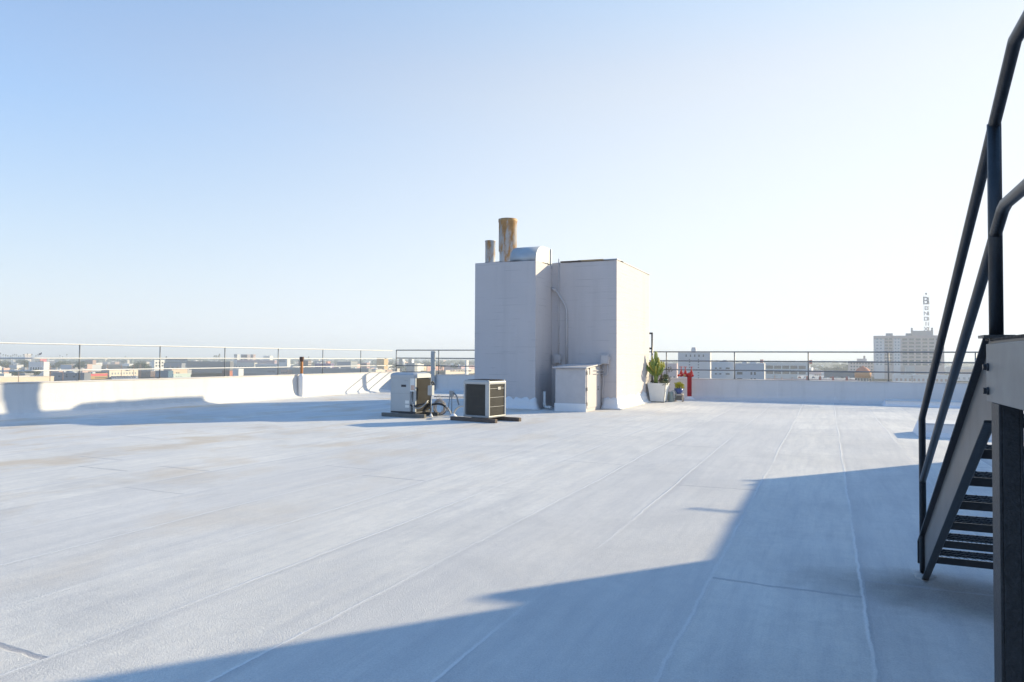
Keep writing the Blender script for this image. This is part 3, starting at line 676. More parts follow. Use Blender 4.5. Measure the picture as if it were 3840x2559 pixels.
# ============================================================ red standpipe
t = thing('fire_standpipe', 'red fire standpipe with three valve wheels in front of the far parapet', 'standpipe', (-4.93, 28.1, 0))
m = MB(); m.lathe([(.088, 0), (.088, .86), (.115, .87), (.115, .90), (.088, .91), (.088, .98)], 0, 0, 20); m.build('riser', RED, t)
m = MB(); m.lathe([(.22, -.01), (.17, .03), (.11, .09), (.085, .12)], 0, 0, 16); m.build('base_mound', FLASH, t)
m = MB(); m.tube([(-.30, -.08, .96), (-.14, -.04, .96), (.0, 0, .97), (.10, -.06, .97)], .06, 14); m.tube([(0, 0, .9), (0, -.1, .98), (0, -.18, .98)], .06, 12); m.build('manifold', RED, t)
for i, (x, y, z) in enumerate(((-.30, -.10, .98), (-.13, -.16, .98), (.10, -.14, .98))):
    m = MB(); m.lathe([(.04, z-.10), (.07, z-.05), (.076, z+.01), (.05, z+.06), (.062, z+.075), (.04, z+.12), (.024, z+.16), (.02, z+.19)], x, y, 16)
    dx = (-.05, 0, .06)[i]; m.tube([(x, y, z-.03), (x+dx, y-.12, z-.04), (x+dx*1.3, y-.17, z-.045)], .042, 12); v = m.build('valve', RED, t)
    m = MB(); m.tube([(x, y, z+.15), (x, y, z+.285)], .015, 6); m.build('stem', RED, v)
    m = MB(); m.tube([(x+.062*math.cos(R(a)), y+.062*math.sin(R(a)), z+.285) for a in range(0, 361, 20)], .012, 6)
    for a in (0, 60, 120): m.tube([(x-.06*math.cos(R(a)), y-.06*math.sin(R(a)), z+.285), (x+.06*math.cos(R(a)), y+.06*math.sin(R(a)), z+.285)], .007, 5)
    m.build('hand_wheel', RED, v)
    m = MB(); m.tube([(x+dx*1.3, y-.165, z-.045), (x+dx*1.4, y-.20, z-.048)], .045, 12); m.build('outlet_cap', BRASS if i == 1 else RED, v)
# ladder hoop behind the block
t = thing('ladder_rail', 'dark looped ladder handrail rising above the far parapet beside the block', 'ladder rail', (-6.6, YB+.05, 0))
for xx in (-6.52, -7.3):
    m = MB(); m.tube([(xx, YB-.1, .0), (xx, YB-.1, 2.64)], .036, 8); m.build('stile', STEEL, t, world=True)
for z in (2.62, 2.0):
    m = MB(); m.tube([(-6.49, YB-.1, z), (-7.33, YB-.1, z)], .036, 8); m.build('rung', STEEL, t, world=True)

# ============================================================ low curbs on the right
def curb(label, x0, x1, y0, y1, h):
    t = thing('roof_curb', label, 'roof curb', ((x0+x1)/2, (y0+y1)/2, 0))
    m = MB(); n = 16; rings = []
    for i in range(n+1):
        x = x0+(x1-x0)*i/n
        e = .10 if i == 0 else 0
        rings.append([(x-.0, y0-.10, -.03), (x+e, y0, h*.35), (x+e, y0+.01, h+random.uniform(-.004, .004)), (x+e, y1, h), (x, y1+.1, -.03)])
    m.loft(rings, True, False); m.build('curb_body', FLASH, t, world=True)
    m = MB(); m.box(x0+.10, x1, y0-.012, y1+.01, h+.001, h+.022); m.build('curb_cap', WHITE, t, bevel=.006, world=True)
curb('long low white curb against the far parapet at the right', 1.75, 12, 27.45, 28.15, .17)
curb('low white equipment curb standing on the deck behind the stair foot', 1.72, 3.7, 16.9, 17.9, .26)

# ============================================================ steel stair
st = thing('steel_stair', 'black steel stair with mesh treads and pipe handrails climbing out of frame at the right', 'stair', (1.1, 4.8, 0))
SL = .579
def top(y): return 1.624+SL*(3.753-y)
def stringer(xr, xt):
    """channel with its flanges turned outwards: web at xr, flange tips at xt"""
    yt, yb = 3.62, 5.93; V = .372; th = .012
    s = 1 if xt > xr else -1
    w = MB(); poly = [(yt, top(yt)), (6.14, top(6.14)), (6.13, .09), (5.93, 0), (5.90, top(5.9)-V+.03), (yt, top(yt)-V)]
    poly = [(yt, top(yt)), (6.16, top(6.16)), (6.16, .12), (6.03, .0), (top_y0(V), .0), (yt, top(yt)-V)]
    w.prism(poly, 'x', xr, xr+s*.010)
    f = MB(); 
    for (a, b) in (((yt, top(yt)), (6.16, top(6.16))),):
        f.loft([[(xr, a[0], a[1]), (xt, a[0], a[1]), (xt, a[0], a[1]-th), (xr, a[0], a[1]-th)], [(xr, b[0], b[1]), (xt, b[0], b[1]), (xt, b[0], b[1]-th), (xr, b[0], b[1]-th)]], True, False)
    f.loft([[(xr, 6.148, z), (xt, 6.148, z), (xt, 6.16, z), (xr, 6.16, z)] for z in (.06, top(6.16))], True, False)
    y1 = top_y0(V)
    f.loft([[(xr, a, b), (xt, a, b), (xt, a, b+th), (xr, a, b+th)] for a, b in ((yt, top(yt)-V), (y1, 0.0))], True, False)
    o = w.build('stringer', STEELG, st, world=True); g = f.build('flange', STEEL, o, bevel=.004, world=True)
def top_y0(V): return 3.753+(1.624-V)/SL
stringer(.662, .618); stringer(1.55, 1.594)
GR = STEEL
for k in range(8):
    y, z = 5.65-.305*k, .244+.183*k
    m = MB(); m.box(.673, 1.549, y, y+.008, z-.046, z); m.box(.673, 1.549, y+.24, y+.248, z-.046, z); m.box(.673, .68, y+.008, y+.24, z-.05, z-.004); m.box(1.542, 1.549, y+.008, y+.24, z-.05, z-.004)
    tr = m.build('tread', STEEL, st, world=True)
    m = MB(); n = 17; rw = 7                                   # expanded metal: diamond mesh of flat strands
    for j in range(rw):
        ya, yb = y+.008+.232*j/rw, y+.008+.232*(j+1)/rw
        for i in range(n):
            xa = .68+.862*i/n; w2 = .862/n
            for (p, q) in (((xa, ya), (xa+w2/2, yb)), ((xa+w2, ya), (xa+w2/2, yb))):
                if j % 2: p, q = (p[0], yb), (q[0], ya)
                m.tube([(p[0], p[1], z-.004), (q[0], q[1], z+.002)], .0016, 4)
    m.build('mesh', STEELG, tr, world=True)
# platform: edge channels, deck mesh, walkway to the penthouse
def beam(x0, x1, y0, y1, z0, z1, nm='platform_beam'):
    m = MB(); m.box(x0, x1, y0, y1, z0, z1); return m.build(nm, STEEL, st, bevel=.006, world=True)
BZ0, BZ1 = 1.425, 1.668
m = MB(); m.box(.62, .632, -.6, 3.57, BZ0, BZ1); bm1 = m.build('platform_beam', STEELB, st, bevel=.004, world=True); beam(.632, .70, -.6, 3.57, BZ0, BZ0+.012); beam(.632, .70, -.6, 3.57, BZ1-.012, BZ1)
beam(.70, 1.60, 3.50, 3.56, BZ0+.04, BZ1-.004); beam(1.60, 1.66, 1.9, 3.57, BZ0, BZ1); beam(1.66, 4.45, 1.85, 1.9, BZ0, BZ1); beam(.70, 4.45, -.6, -.55, BZ0, BZ1)
for z in (1.47, 1.57):
    m = MB(); m.tube([(.60, 3.525, z), (.622, 3.525, z)], .013, 6, smooth=False); m.tube([(.612, 3.525, z), (.622, 3.525, z)], .017, 12); m.build('bolt', STEEL, bm1, world=True)
m = MB()
for i in range(46): x = .63+i*.021; m.box(x, x+.004, 1.9, 3.57, BZ1+.001, BZ1+.02)
for i in range(80): y = 1.9+i*.0211; m.box(.62, 1.65, y, y+.005, BZ1+.012, BZ1+.022)
m.box(.63, 4.45, -.6, 1.89, BZ1+.001, BZ1+.02); m.build('platform_deck', STEEL, st, world=True)
m = MB(); m.box(.62, .632, 3.337, 3.475, 0, BZ0-.001); m.box(.632, .69, 3.35, 3.46, 0, BZ0-.001); m.box(.69, .702, 3.337, 3.475, 0, BZ0-.001); m.box(.632, .69, 3.337, 3.35, 0, BZ0-.001)
cl = m.build('column', STEELC, st, bevel=.003, world=True)
m = MB(); m.box(.58, .74, 3.29, 3.52, 0, .015); m.build('base_plate', STEEL, cl, world=True)
m = MB(); m.box(1.56, 1.64, 3.337, 3.475, 0, BZ0-.001); m.build('column', STEEL, st, bevel=.003, world=True)
# handrails
rp = .0235
def rails(x, xo):
    m = MB(); m.tube([(x, 6.05, -.05), (x, 6.05, 1.165), (x, 3.13, 2.79), (x, 2.2, 2.80), (x, -.5, 2.80)], rp, 12); m.build('handrail', STEEL, st, world=True)
    m = MB(); m.tube([(x, 6.05, .70), (x, 3.36, 2.20), (x, 3.30, 2.215), (x, 2.2, 2.215), (x, -.5, 2.215)], rp, 12); m.build('middle_rail', STEEL, st, world=True)
    m = MB(); m.tube([(x, 3.50, BZ1+.01), (x, 3.50, 2.59)], rp*1.12, 12); m.box(x-.055, x+.055, 3.44, 3.56, BZ1+.023, BZ1+.035); m.build('rail_post', STEEL, st, world=True)
rails(.645, -1); rails(1.59, 1)
# tar and sealant round the stair foot
for nm, mt, c, rx, ry, hz, lab in (('sealant_patch', DECK, (.64, 6.02), .075, .12, .022, 'lumpy white sealant smeared round the foot of the stair'), ):
    m = MB(); rings = []
    for f, z in ((1, -.2), (.86, .35), (.6, .8), (.25, 1)):
        rings.append([(c[0]+rx*f*math.cos(a)*(1+.22*math.sin(3*a+1)+.12*math.sin(7*a)+random.uniform(-.05, .05)), c[1]+ry*f*math.sin(a)*(1+.2*math.cos(4*a)), .004+hz*z) for a in [2*math.pi*k/22 for k in range(40)]])
    m.loft(rings, True, True); tag(m.build(nm, mt), lab, 'roof patch')

# ============================================================ penthouses outside the frame, which throw the foreground shade
def pent(name, label, x0, x1, y0, y1, h):
    t = thing(name, label, 'rooftop block', ((x0+x1)/2, (y0+y1)/2, 0))
    m = MB(); m.box(x0, x1, y0, y1, -.05, h-.08); m.build('wall', WALL, t, world=True)
    m = MB(); m.box(x0-.02, x1+.02, y0-.02, y1+.02, h-.08, h); m.build('roof_edge', EDGE, t, world=True)
pent('stair_penthouse', 'low lavender grey penthouse outside the right edge, whose shadow crosses the deck', 4.22, 9, 11.86, 15.87, 2.67)
pent('lift_penthouse', 'tall lavender grey penthouse beyond the stair platform, casting the large foreground shadow', 4.52, 10, -6, 11.79, 6.4)
for yy_, L_, z_, lab in ((13.62, .62, 2.6, 'nearest'), (15.3, .22, 2.6, 'middle'), (15.62, .28, 2.6, 'farthest')):  # unseen rods added to throw thin shadow lines on the deck
    m = MB(); m.tube([(4.2, yy_, z_), (4.2-L_, yy_, z_-.01)], .022, 8); tag(m.build('shadow_rod', GALV), '%s unseen rod on the low penthouse wall, added to cast a thin shadow' % lab, 'spout', 'shadow rods on the penthouse wall')
m = MB(); m.box(4.2, 4.515, 11.75, 11.85, -.05, 3.33); tag(m.build('shadow_fin', GALV), 'thin upright fin added unseen at the tall penthouse corner to notch its shadow', 'shadow fin')  # unseen panel, shaped for the spike in the penthouse shadow
# ============================================================ the city
GZ = -20.4                                                       # street level; the eye is 22 m above it
def yh(x): return 1332+.005*x
m = MB(); m.loft([[(9000*s_*math.cos(R(a)), 9000*s_*math.sin(R(a)), GZ) for a in range(0, 360, 10)] for s_ in (.001, .05, .3, 1.6)], True, False)
def ground_mat():
    mm, t, b = nodes('city_ground'); P = coords(t)
    n1 = ramp(t, noise(t, .02, 4, P), [(.42, (.16, .16, .165)), (.55, (.34, .32, .30))])
    n2 = ramp(t, noise(t, .006, 5, P), [(.5, 0), (.58, 1)])
    t.links.new(mix(t, n2, n1, (.10, .12, .06)), b.inputs['Base Color']); b.inputs['Roughness'].default_value = .9; return mm
tag(m.build('ground', ground_mat()), kind='structure')
ORD = ['first', 'second', 'third', 'fourth', 'fifth', 'sixth', 'seventh', 'eighth', 'ninth', 'tenth', 'eleventh', 'twelfth', 'thirteenth', 'fourteenth', 'fifteenth', 'sixteenth', 'seventeenth', 'eighteenth', 'nineteenth', 'twentieth']+['twenty %s' % q for q in ('first', 'second', 'third', 'fourth', 'fifth', 'sixth', 'seventh', 'eighth', 'ninth')]+['thirtieth']
BAYS = [(302, 'leftmost white railing bay'), (603, 'second white railing bay'), (844, 'third white railing bay'), (1043, 'fourth white railing bay'), (1210, 'fifth white railing bay'), (1353, 'sixth white railing bay'), (1478, 'last white railing bay'), (1652, 'dark bay by the grey duct'), (2200, 'dark bay touching the block'), (2500, 'narrow bay behind the cactus'), (2754, 'dark bay behind the red standpipe'), (3031, 'second dark bay right of cactus'), (3334, 'third dark bay right of cactus'), (9999, 'bay behind stair handrails')]
AUTO = []
def auto(o, noun, xs, d):
    bay = next(b for x, b in BAYS if xs < x); band = 'close by' if d < 650 else 'farther off' if d < 1300 else 'near horizon'
    AUTO.append((o, noun, bay, band, xs))
def col_of(X, Y):
    d, c = dep(X, Y), cy_*X+sy_*Y; return 1920+FPX*c/d

SH = {}
def unit():
    if 'u' not in SH:
        b = MB(); b.box(-.5, .5, -.5, .5, -.5, .5); me = bpy.data.meshes.new('window'); b.bm.to_mesh(me); b.bm.free(); SH['u'] = me
    return SH['u']
def ubox(name, mt, parent, c, s):
    key = ('u', mt.name)
    if key not in SH: me = unit().copy(); me.materials.append(mt); SH[key] = me
    o = bpy.data.objects.new(name, SH[key]); COL.objects.link(o); o.parent = parent; o.location = c; o.scale = s; return o
def cm(c, rough=.8):
    n = 'city_%02x%02x%02x' % tuple(int(v*255) for v in c); return mat(n, c, rough, 0, .07, .35, 0)
GLASS = mat('dark_window_glass', (.07, .085, .10), .15, 0, .2, .5, 0)
GLASSB = mat('pale_window_glass', (.25, .30, .34), .2, 0, .2, .5, 0)
TEAL = mat('teal_glass', (.06, .22, .26), .2, 0, .2, .5, 0)
OPENING_SHADE = cm((.10, .10, .11))  # flat dark grey painted as the shade inside the garage openings
NB = 0
def bld(label, x0, x1, x2, yt, h, col, wins=(), d=None, side='R', roof=None, units=0, depth=22, par=.5, cat='building', name='building', group='city buildings beyond the roof', slab=None, vague=None):
    """front wall between columns; corner at x1; its end wall runs back to the other column"""
    global NB; NB += 1
    if d is None: d = (22-h)*FPX/(yt-yh(x1))
    else: h = 22-(yt-yh(x1))*d/FPX
    k = kx(x1); Y = d/(cy_-sy_*k); X = Y*k
    if side == 'R':
        Xa, Xb = Y*kx(x0), X; Y2 = min(max(X/kx(x2), Y+6), Y+150) if x2 > x1 and abs(kx(x2)) > 1e-3 else Y+depth
    else:
        Xa, Xb = X, Y*kx(x2); Y2 = min(max(X/kx(x0), Y+6), Y+150) if x0 < x1 and kx(x0) > 1e-3 else Y+depth
    W, D = Xb-Xa, Y2-Y
    t = thing(name, label or vague, cat, ((Xa+Xb)/2, (Y+Y2)/2, GZ), 0, group)
    if not label: auto(t, vague, (x0+x2)/2, d)
    m = MB(); m.box(-W/2, W/2, -D/2, D/2, 0, h-par); wl = m.build('wall', cm(col), t)
    m = MB(); rc = roof or (.62, .61, .59)
    m.box(-W/2-.1, W/2+.1, -D/2-.1, -D/2+.35, h-par, h); m.box(-W/2-.1, W/2+.1, D/2-.35, D/2+.1, h-par, h)
    m.box(-W/2-.1, -W/2+.35, -D/2+.35, D/2-.35, h-par, h); m.box(W/2-.35, W/2+.1, -D/2+.35, D/2-.35, h-par, h)
    m.build('parapet', cm(slab or tuple(min(1, c*1.08) for c in col)), t)
    m = MB(); m.box(-W/2+.3, W/2-.3, -D/2+.3, D/2-.3, h-par-.1, h-par+.06); m.build('roof', cm(rc), t)
    rs = random.Random(NB)
    for _ in range(units):
        sx, sy, sz = rs.uniform(1.2, 3.2), rs.uniform(1.2, 3), rs.uniform(.8, 1.9)
        ubox('rooftop_unit', cm((.55, .56, .57)), t, (rs.uniform(-.4, .4)*W, rs.uniform(-.4, .4)*D, h-par+sz/2+.05), (sx, sy, sz))
    for wn in wins:
        f, nx, ny, u0, u1, v0, v1, fw_, fh = wn[:9]; mt = wn[9] if len(wn) > 9 else GLASS; nm = wn[10] if len(wn) > 10 else 'window'
        L = W if f == 'f' else D
        for i in range(nx):
            for j in range(ny):
                u = (u0+(u1-u0)*(i+.5)/nx-.5)*L; z = h*(v0+(v1-v0)*(j+.5)/ny); sw, sh_ = (u1-u0)/nx*L*fw_, (v1-v0)/ny*h*fh
                if f == 'f': ubox(nm, mt, t, (u, -D/2, z), (sw, .12, sh_))
                elif f == 's': ubox(nm, mt, t, (W/2, u, z), (.12, sw, sh_))
                else: ubox(nm, mt, t, (-W/2, -u, z), (.12, sw, sh_))
    t['_h'] = h; return t, W, D, h
CREAM, WHT, GRY, DGR, TAN, PNK, BRK, CON = (.66, .58, .47), (.74, .73, .71), (.26, .27, .29), (.13, .14, .16), (.58, .42, .22), (.58, .38, .36), (.33, .16, .12), (.50, .49, .47)
# ---- left of the block, from the left edge
bld('long low cream walled building at the far left just above the parapet', -330, -240, 205, 1421, 6, CREAM, [('s', 9, 1, .1, .9, .15, .4, .3, .8)], units=3)
bld('grey roofed hall with white end wall behind the cream wall', 70, 96, 128, 1401, 7, GRY, roof=(.3, .3, .32), slab=(.4, .4, .42))
bld('slate grey warehouse with two small dark windows right of the cream wall', 200, 318, 330, 1399, 7, (.22, .24, .28), [('f', 3, 1, .1, .8, .35, .65, .3, .7), ('f', 2, 1, .3, .9, .62, .85, .16, .8)], units=4, roof=(.3, .31, .33))
bld('low shop with a bright coral red fascia and olive lower wall', 327, 331, 407, 1401, 5.6, (.42, .30, .12), [('s', 1, 1, .0, 1, .55, .99, 1, 1, cm((.62, .10, .12)), 'fascia'), ('s', 6, 1, .35, .95, .1, .4, .5, .8)], units=2)
bld('cream two storey building with groups of narrow windows', 409, 412, 520, 1389, 8, CREAM, [('s', 9, 1, .05, .95, .45, .72, .45, .9, GLASSB), ('s', 7, 1, .05, .95, .08, .3, .6, .9)], units=2)
bld('dark open shopfront under a thin flat canopy', 521, 566, 572, 1391, 6.5, (.16, .12, .12), [('f', 4, 1, .05, .9, .2, .7, .8, .9)], slab=(.5, .5, .5))
bld('blue painted garage wall behind the second white railing post', 584, 633, 640, 1391, 6.8, (.07, .16, .25), [('f', 1, 1, .1, .5, .05, .7, .9, .9, cm((.10, .20, .30)), 'roller_door')])
bld('peach walled hall with a black window strip', 640, 646, 704, 1386, 7.2, (.66, .52, .40), [('s', 2, 1, .25, .5, .35, .55, .7, .8)], units=2)
bld('pale mint single storey annex in front of the peach hall', 648, 652, 717, 1402, 5, (.50, .60, .57), [('s', 3, 1, .1, .5, .3, .6, .4, .6, GLASSB)])
bld('huge windowless slate grey warehouse in the third white railing bay', 704, 864, 869, 1356.5, 15, (.17, .18, .20), roof=(.3, .3, .32), units=5, slab=(.24, .25, .27))
bld('rust brown corrugated shed behind the third white railing post', 834, 862, 866, 1390, 8, (.20, .10, .08), [('s', 1, 1, .05, .95, .02, .95, 1, 1, cm((.50, .17, .10)), 'side_cladding')])
bld('beige building with a deep flat roof overhang', 868, 955, 962, 1361, 12, (.56, .54, .48), [('f', 7, 1, .05, .95, .35, .55, .35, .8)], slab=(.60, .58, .50), par=2.6, units=2)
bld('long low grey flat roofed warehouse stretching across three white railing bays', 905, 1383, 1388, 1383, 9, (.27, .29, .30), roof=(.34, .34, .35), units=9, slab=(.33, .35, .36))
bld('white gabled hall front in the fourth white railing bay', 874, 896, 908, 1384, 7, WHT, d=640)
bld('teal glazed showroom behind the fourth white railing post', 958, 1052, 1092, 1366, 11, (.55, .56, .56), [('f', 8, 1, .02, .98, .1, .75, .85, .9, TEAL), ('s', 3, 1, .05, .95, .1, .7, .8, .9, TEAL)], slab=(.66, .66, .65))
bld('bright white office block with one louvered strip window', 1040, 1078, 1088, 1344, 14, WHT, [('f', 1, 1, .15, .85, .72, .9, 1, 1, GLASSB, 'louver_strip')], d=950)
bld('mauve roofed hall behind the teal showroom', 890, 1030, 1042, 1352, 14, (.40, .30, .34), d=1150, roof=(.4, .34, .36), units=3)
bld('white rooftop plant building with two thin masts at the horizon', 988, 1012, 1024, 1335, 20, WHT, d=1500, units=3)
t_, W_, D_, h_ = bld('grey office slab with a white side wall breaking the horizon in the fourth bay', 904, 928, 939, 1330, 20, (.30, .27, .30), [('f', 5, 2, .05, .95, .6, .95, .7, .6)], d=1250)
bld('pale square block just left of the grey office slab', 878, 890, 899, 1329, 20, (.55, .56, .57), [('f', 2, 3, .1, .9, .55, .95, .6, .5)], d=1350)
bld('pinkish tower block with brown front right of the grey slab', 940, 950, 957, 1330, 20, (.40, .30, .28), d=1300)
bld('dark brown building with a red brick end wall near the rusty vent', 1120, 1156, 1168, 1352, 13, (.14, .11, .11), [('s', 1, 5, .0, 1, .1, .95, 1, .25, cm((.66, .60, .55)), 'string_course'), ('f', 4, 1, .1, .9, .3, .8, .7, .8)], d=900)
bld('violet walled shop behind the fifth white railing post', 1182, 1241, 1247, 1364, 11, (.16, .12, .26), d=860, slab=(.3, .26, .4))
bld('orange rendered cube right of the fifth white railing post', 1222, 1230, 1240, 1356, 11, (.60, .28, .20), d=1000)
bld('grey hall with a blank white gable end', 1265, 1316, 1341, 1357, 11, (.30, .33, .36), d=900, slab=(.5, .5, .5))
bld('small pink building with black strip windows by the sixth white post', 1354, 1377, 1387, 1361, 12, (.56, .40, .40), [('f', 1, 3, .05, .95, .4, .95, 1, .5), ('s', 2, 3, .1, .9, .4, .95, .6, .5)], d=880)
bld('tan block with a brown front and dark overhanging flat roof', 1413, 1441, 1456, 1343, 13, TAN, [('f', 2, 1, .15, .85, .05, .25, .3, .8)], d=900, slab=(.10, .08, .06))
bld('low cream building beneath the tan block', 1386, 1410, 1470, 1388, 6.5, (.70, .62, .50), units=3)
bld('long pale yellow building with arched openings left of the grey duct', 1508, 1512, 1600, 1374, 8, (.66, .56, .36), [('s', 7, 1, .05, .95, .2, .7, .35, .8, cm((.36, .20, .12)), 'doorway')], units=2)
bld('salmon pink building with tall openings behind the grey duct', 1600, 1603, 1666, 1374, 8, (.64, .38, .32), [('s', 8, 1, .05, .95, .15, .75, .35, .85, cm((.40, .16, .10)), 'doorway')])
bld('cream low parking roof right of the grey duct', 1668, 1672, 1783, 1389, 5.5, (.66, .58, .48), roof=(.6, .54, .46))
bld('white steepled chapel tower above the parked cars right of the duct', 1744, 1750, 1756, 1352, 12, WHT, d=900, par=1.2)
bld('pink walled market hall behind the parked cars', 1668, 1730, 1783, 1372, 9, (.50, .34, .36), units=2)
bld('grey hip roofed house left of the grey duct', 1525, 1555, 1566, 1362, 9, (.30, .32, .34), d=880)
bld('small white tank house with a dark base, left one of two', 1497, 1510, 1517, 1347, 12, (.16, .17, .18), [('s', 1, 1, 0, 1, .5, 1, 1, 1, cm((.8, .8, .8)), 'side_wall')], d=1100)
bld('small white tank house with a dark base, right one of two', 1532, 1545, 1551, 1347, 12, (.16, .17, .18), [('s', 1, 1, 0, 1, .5, 1, 1, 1, cm((.8, .8, .8)), 'side_wall')], d=1100)
bld('white flat building with a red sign band in the leftmost bay', 150, 152, 176, 1347, 9, (.62, .16, .16), d=1250)
bld('long cream apartment row on the horizon among palms', 90, 94, 118, 1328, 20, (.70, .62, .56), [('s', 6, 2, .05, .95, .4, .9, .5, .4)], d=1900)
bld('pale warehouse with a beige roofline in the leftmost and second bays', 228, 268, 382, 1368, 8, (.54, .57, .62), d=940, slab=(.62, .55, .44), units=4)
bld('white stepped building left of the second white railing post', 572, 580, 618, 1351, 11, WHT, [('s', 3, 2, .05, .95, .35, .9, .6, .5)], d=1000)
bld('dark glass office block in the third white railing bay', 622, 704, 710, 1347, 12, (.13, .17, .20), [('f', 9, 3, .02, .98, .15, .95, .8, .5, GLASSB)], d=1050)
bld('small red brick shop in the leftmost railing bay', -10, 2, 14, 1384, 6, (.45, .18, .12))
bld('orange and white kiosk in the leftmost railing bay', 14, 18, 28, 1384, 6, (.60, .32, .18))
bld('white cube house beside the tree clump at the far left', 36, 64, 90, 1369, 7, (.60, .60, .62), d=850)
bld('grey and white twin hall in the leftmost railing bay', 118, 144, 154, 1370, 7, (.30, .31, .33), d=860, slab=(.7, .7, .68))
# ---- right of the block
bld('tall blank white block with a row of square windows and a small lantern tower', 2543, 2663, 2664, 1323, 24, (.62, .60, .61), [('f', 5, 1, .19, .86, .875, .945, .28, .9), ('f', 1, 10, .34, .38, .1, .84, 1, .35), ('f', 1, 10, .62, .66, .1, .84, 1, .35)], d=520, roof=(.5, .5, .5))
t_ = thing('lantern_tower', 'small tapered lantern tower on the tall blank white block', 'tower', at_depth(2602, 1323, 530))
m = MB(); m.box(-1.7, 1.7, -1.7, 1.7, -1, 1.9); m.build('wall', cm((.6, .6, .62)), t_)
m = MB(); m.loft([[(a*x, a*y, z) for x, y in ((-1, -1), (1, -1), (1, 1), (-1, 1))] for a, z in ((1.75, 1.9), (1.35, 3.5), (1.45, 3.6), (1.3, 3.9))], True, False); m.build('cap', cm((.5, .5, .52)), t_)
bld('pink low building behind the cactus railing post', 2470, 2538, 2541, 1364, 13, (.60, .44, .44), [('f', 5, 1, .05, .95, .15, .35, .4, .8)], d=640)
bld('low grey workshop left of the red standpipe', 2480, 2562, 2566, 1388, 7, (.34, .34, .36), [('f', 6, 1, .05, .95, .1, .45, .8, .8)], roof=(.5, .5, .5))
bld('pale blue white apartment block right of the tall white block', 2668, 2752, 2755, 1359, 15, (.56, .60, .64), [('f', 2, 5, .1, .5, .05, .9, .45, .22), ('f', 1, 5, .6, .85, .05, .9, .7, .25)], d=420, units=4)
bld('white stuccoed apartment block with paired windows in second dark bay', 2757, 2866, 2870, 1364, 15, (.60, .60, .63), [('f', 1, 4, .03, .28, .05, .8, .75, .42), ('f', 2, 4, .50, .74, .05, .8, .45, .48)], d=400, units=4)
bld('pale stair tower on top of the stuccoed apartment block', 2838, 2862, 2866, 1362, 15, (.58, .60, .62), d=430)
# parking garage
pg, W_, D_, h_ = bld('two deck open parking garage with white frames and cars on its roof', 2868, 3030, 3032, 1361, 15, (.55, .57, .58), [('f', 5, 2, .02, .96, .38, .90, .86, .58, OPENING_SHADE, 'deck_opening')], d=640, roof=(.45, .45, .46), cat='parking garage', name='parking_garage', par=1.0, depth=40)
ubox('stair_tower', cm((.50, .09, .09)), pg, (-W_/2-3, -D_/2+3, h_+1.2), (2.6, 3, 3)); ubox('stair_tower', cm((.50, .09, .09)), pg, (W_/2+2.0, -D_/2+3, h_+.6), (3.0, 3, 3.6))
bld('long low pink building behind the parked cars in third dark bay', 3030, 3094, 3098, 1394, 8, (.58, .38, .38), [('f', 8, 1, .02, .98, .15, .6, .7, .8)], units=3)
bld('low dark slate shed behind the pink cube', 3090, 3212, 3214, 1397, 7, (.10, .13, .16), d=520)
bld('small plain pink cube building in third dark bay', 3092, 3127, 3128, 1402, 6.4, (.60, .42, .44))
t_, W_, D_, h_ = bld('mid rise hazy office block with a chimney left of the tall hotel', 3180, 3184, 3300, 1355, 20, (.50, .42, .40), [('f', 10, 4, .03, .97, .15, .95, .65, .5)], d=900, side='L', units=0)
ubox('penthouse', cm((.45, .38, .36)), t_, (-2, 0, h_+1.5), (W_*.32, 8, 3.4)); ubox('chimney', cm((.25, .2, .2)), t_, (1, 0, h_+5), (2.2, 2.2, 4))
bld('long pale shed row at the foot of the hotel', 3345, 3350, 3560, 1406, 7, (.62, .60, .60), [('f', 12, 1, .02, .98, .1, .55, .5, .8, cm((.40, .25, .22)), 'door')], side='L', units=3)
bld('white shed seen between the stair handrails', 3570, 3575, 3720, 1404, 7, (.66, .66, .68), [('f', 6, 1, .05, .95, .2, .6, .5, .8, GLASSB)], side='L')
bld('tan low block right of the hotel beyond the stair handrails', 3590, 3596, 3760, 1386, 9, (.50, .42, .34), side='L', d=800, units=2)
bld('grey roofed hall right of the hotel near the horizon', 3545, 3550, 3760, 1376, 9, (.36, .37, .40), side='L', d=1100)
# boundary wall with brick piers
t_ = thing('brick_boundary_wall', 'low pale pink boundary wall with red brick piers along the car park', 'wall', at_depth(3020, 1425, 440))
a, b = at_depth(2860, 1425, 440), at_depth(3215, 1425, 440); Yw = a.y; xa, xb = Yw*kx(2860), Yw*kx(3215); t_.location = ((xa+xb)/2, Yw, GZ)
m = MB(); m.box(-(xb-xa)/2, (xb-xa)/2, -.15, .15, 0, 9.8); m.build('wall', cm((.56, .42, .42)), t_)
for xp in (3027, 3075, 3123, 3175):
    X = Yw*kx(xp)-t_.location.x
    m = MB(); m.box(X-.65, X+.65, -.4, .4, 0, 11.2); m.prism([(X-.65, 11.2), (X+.65, 11.2), (X, 11.9)], 'y', -.4, .4); m.build('pier', cm((.45, .12, .12)), t_)
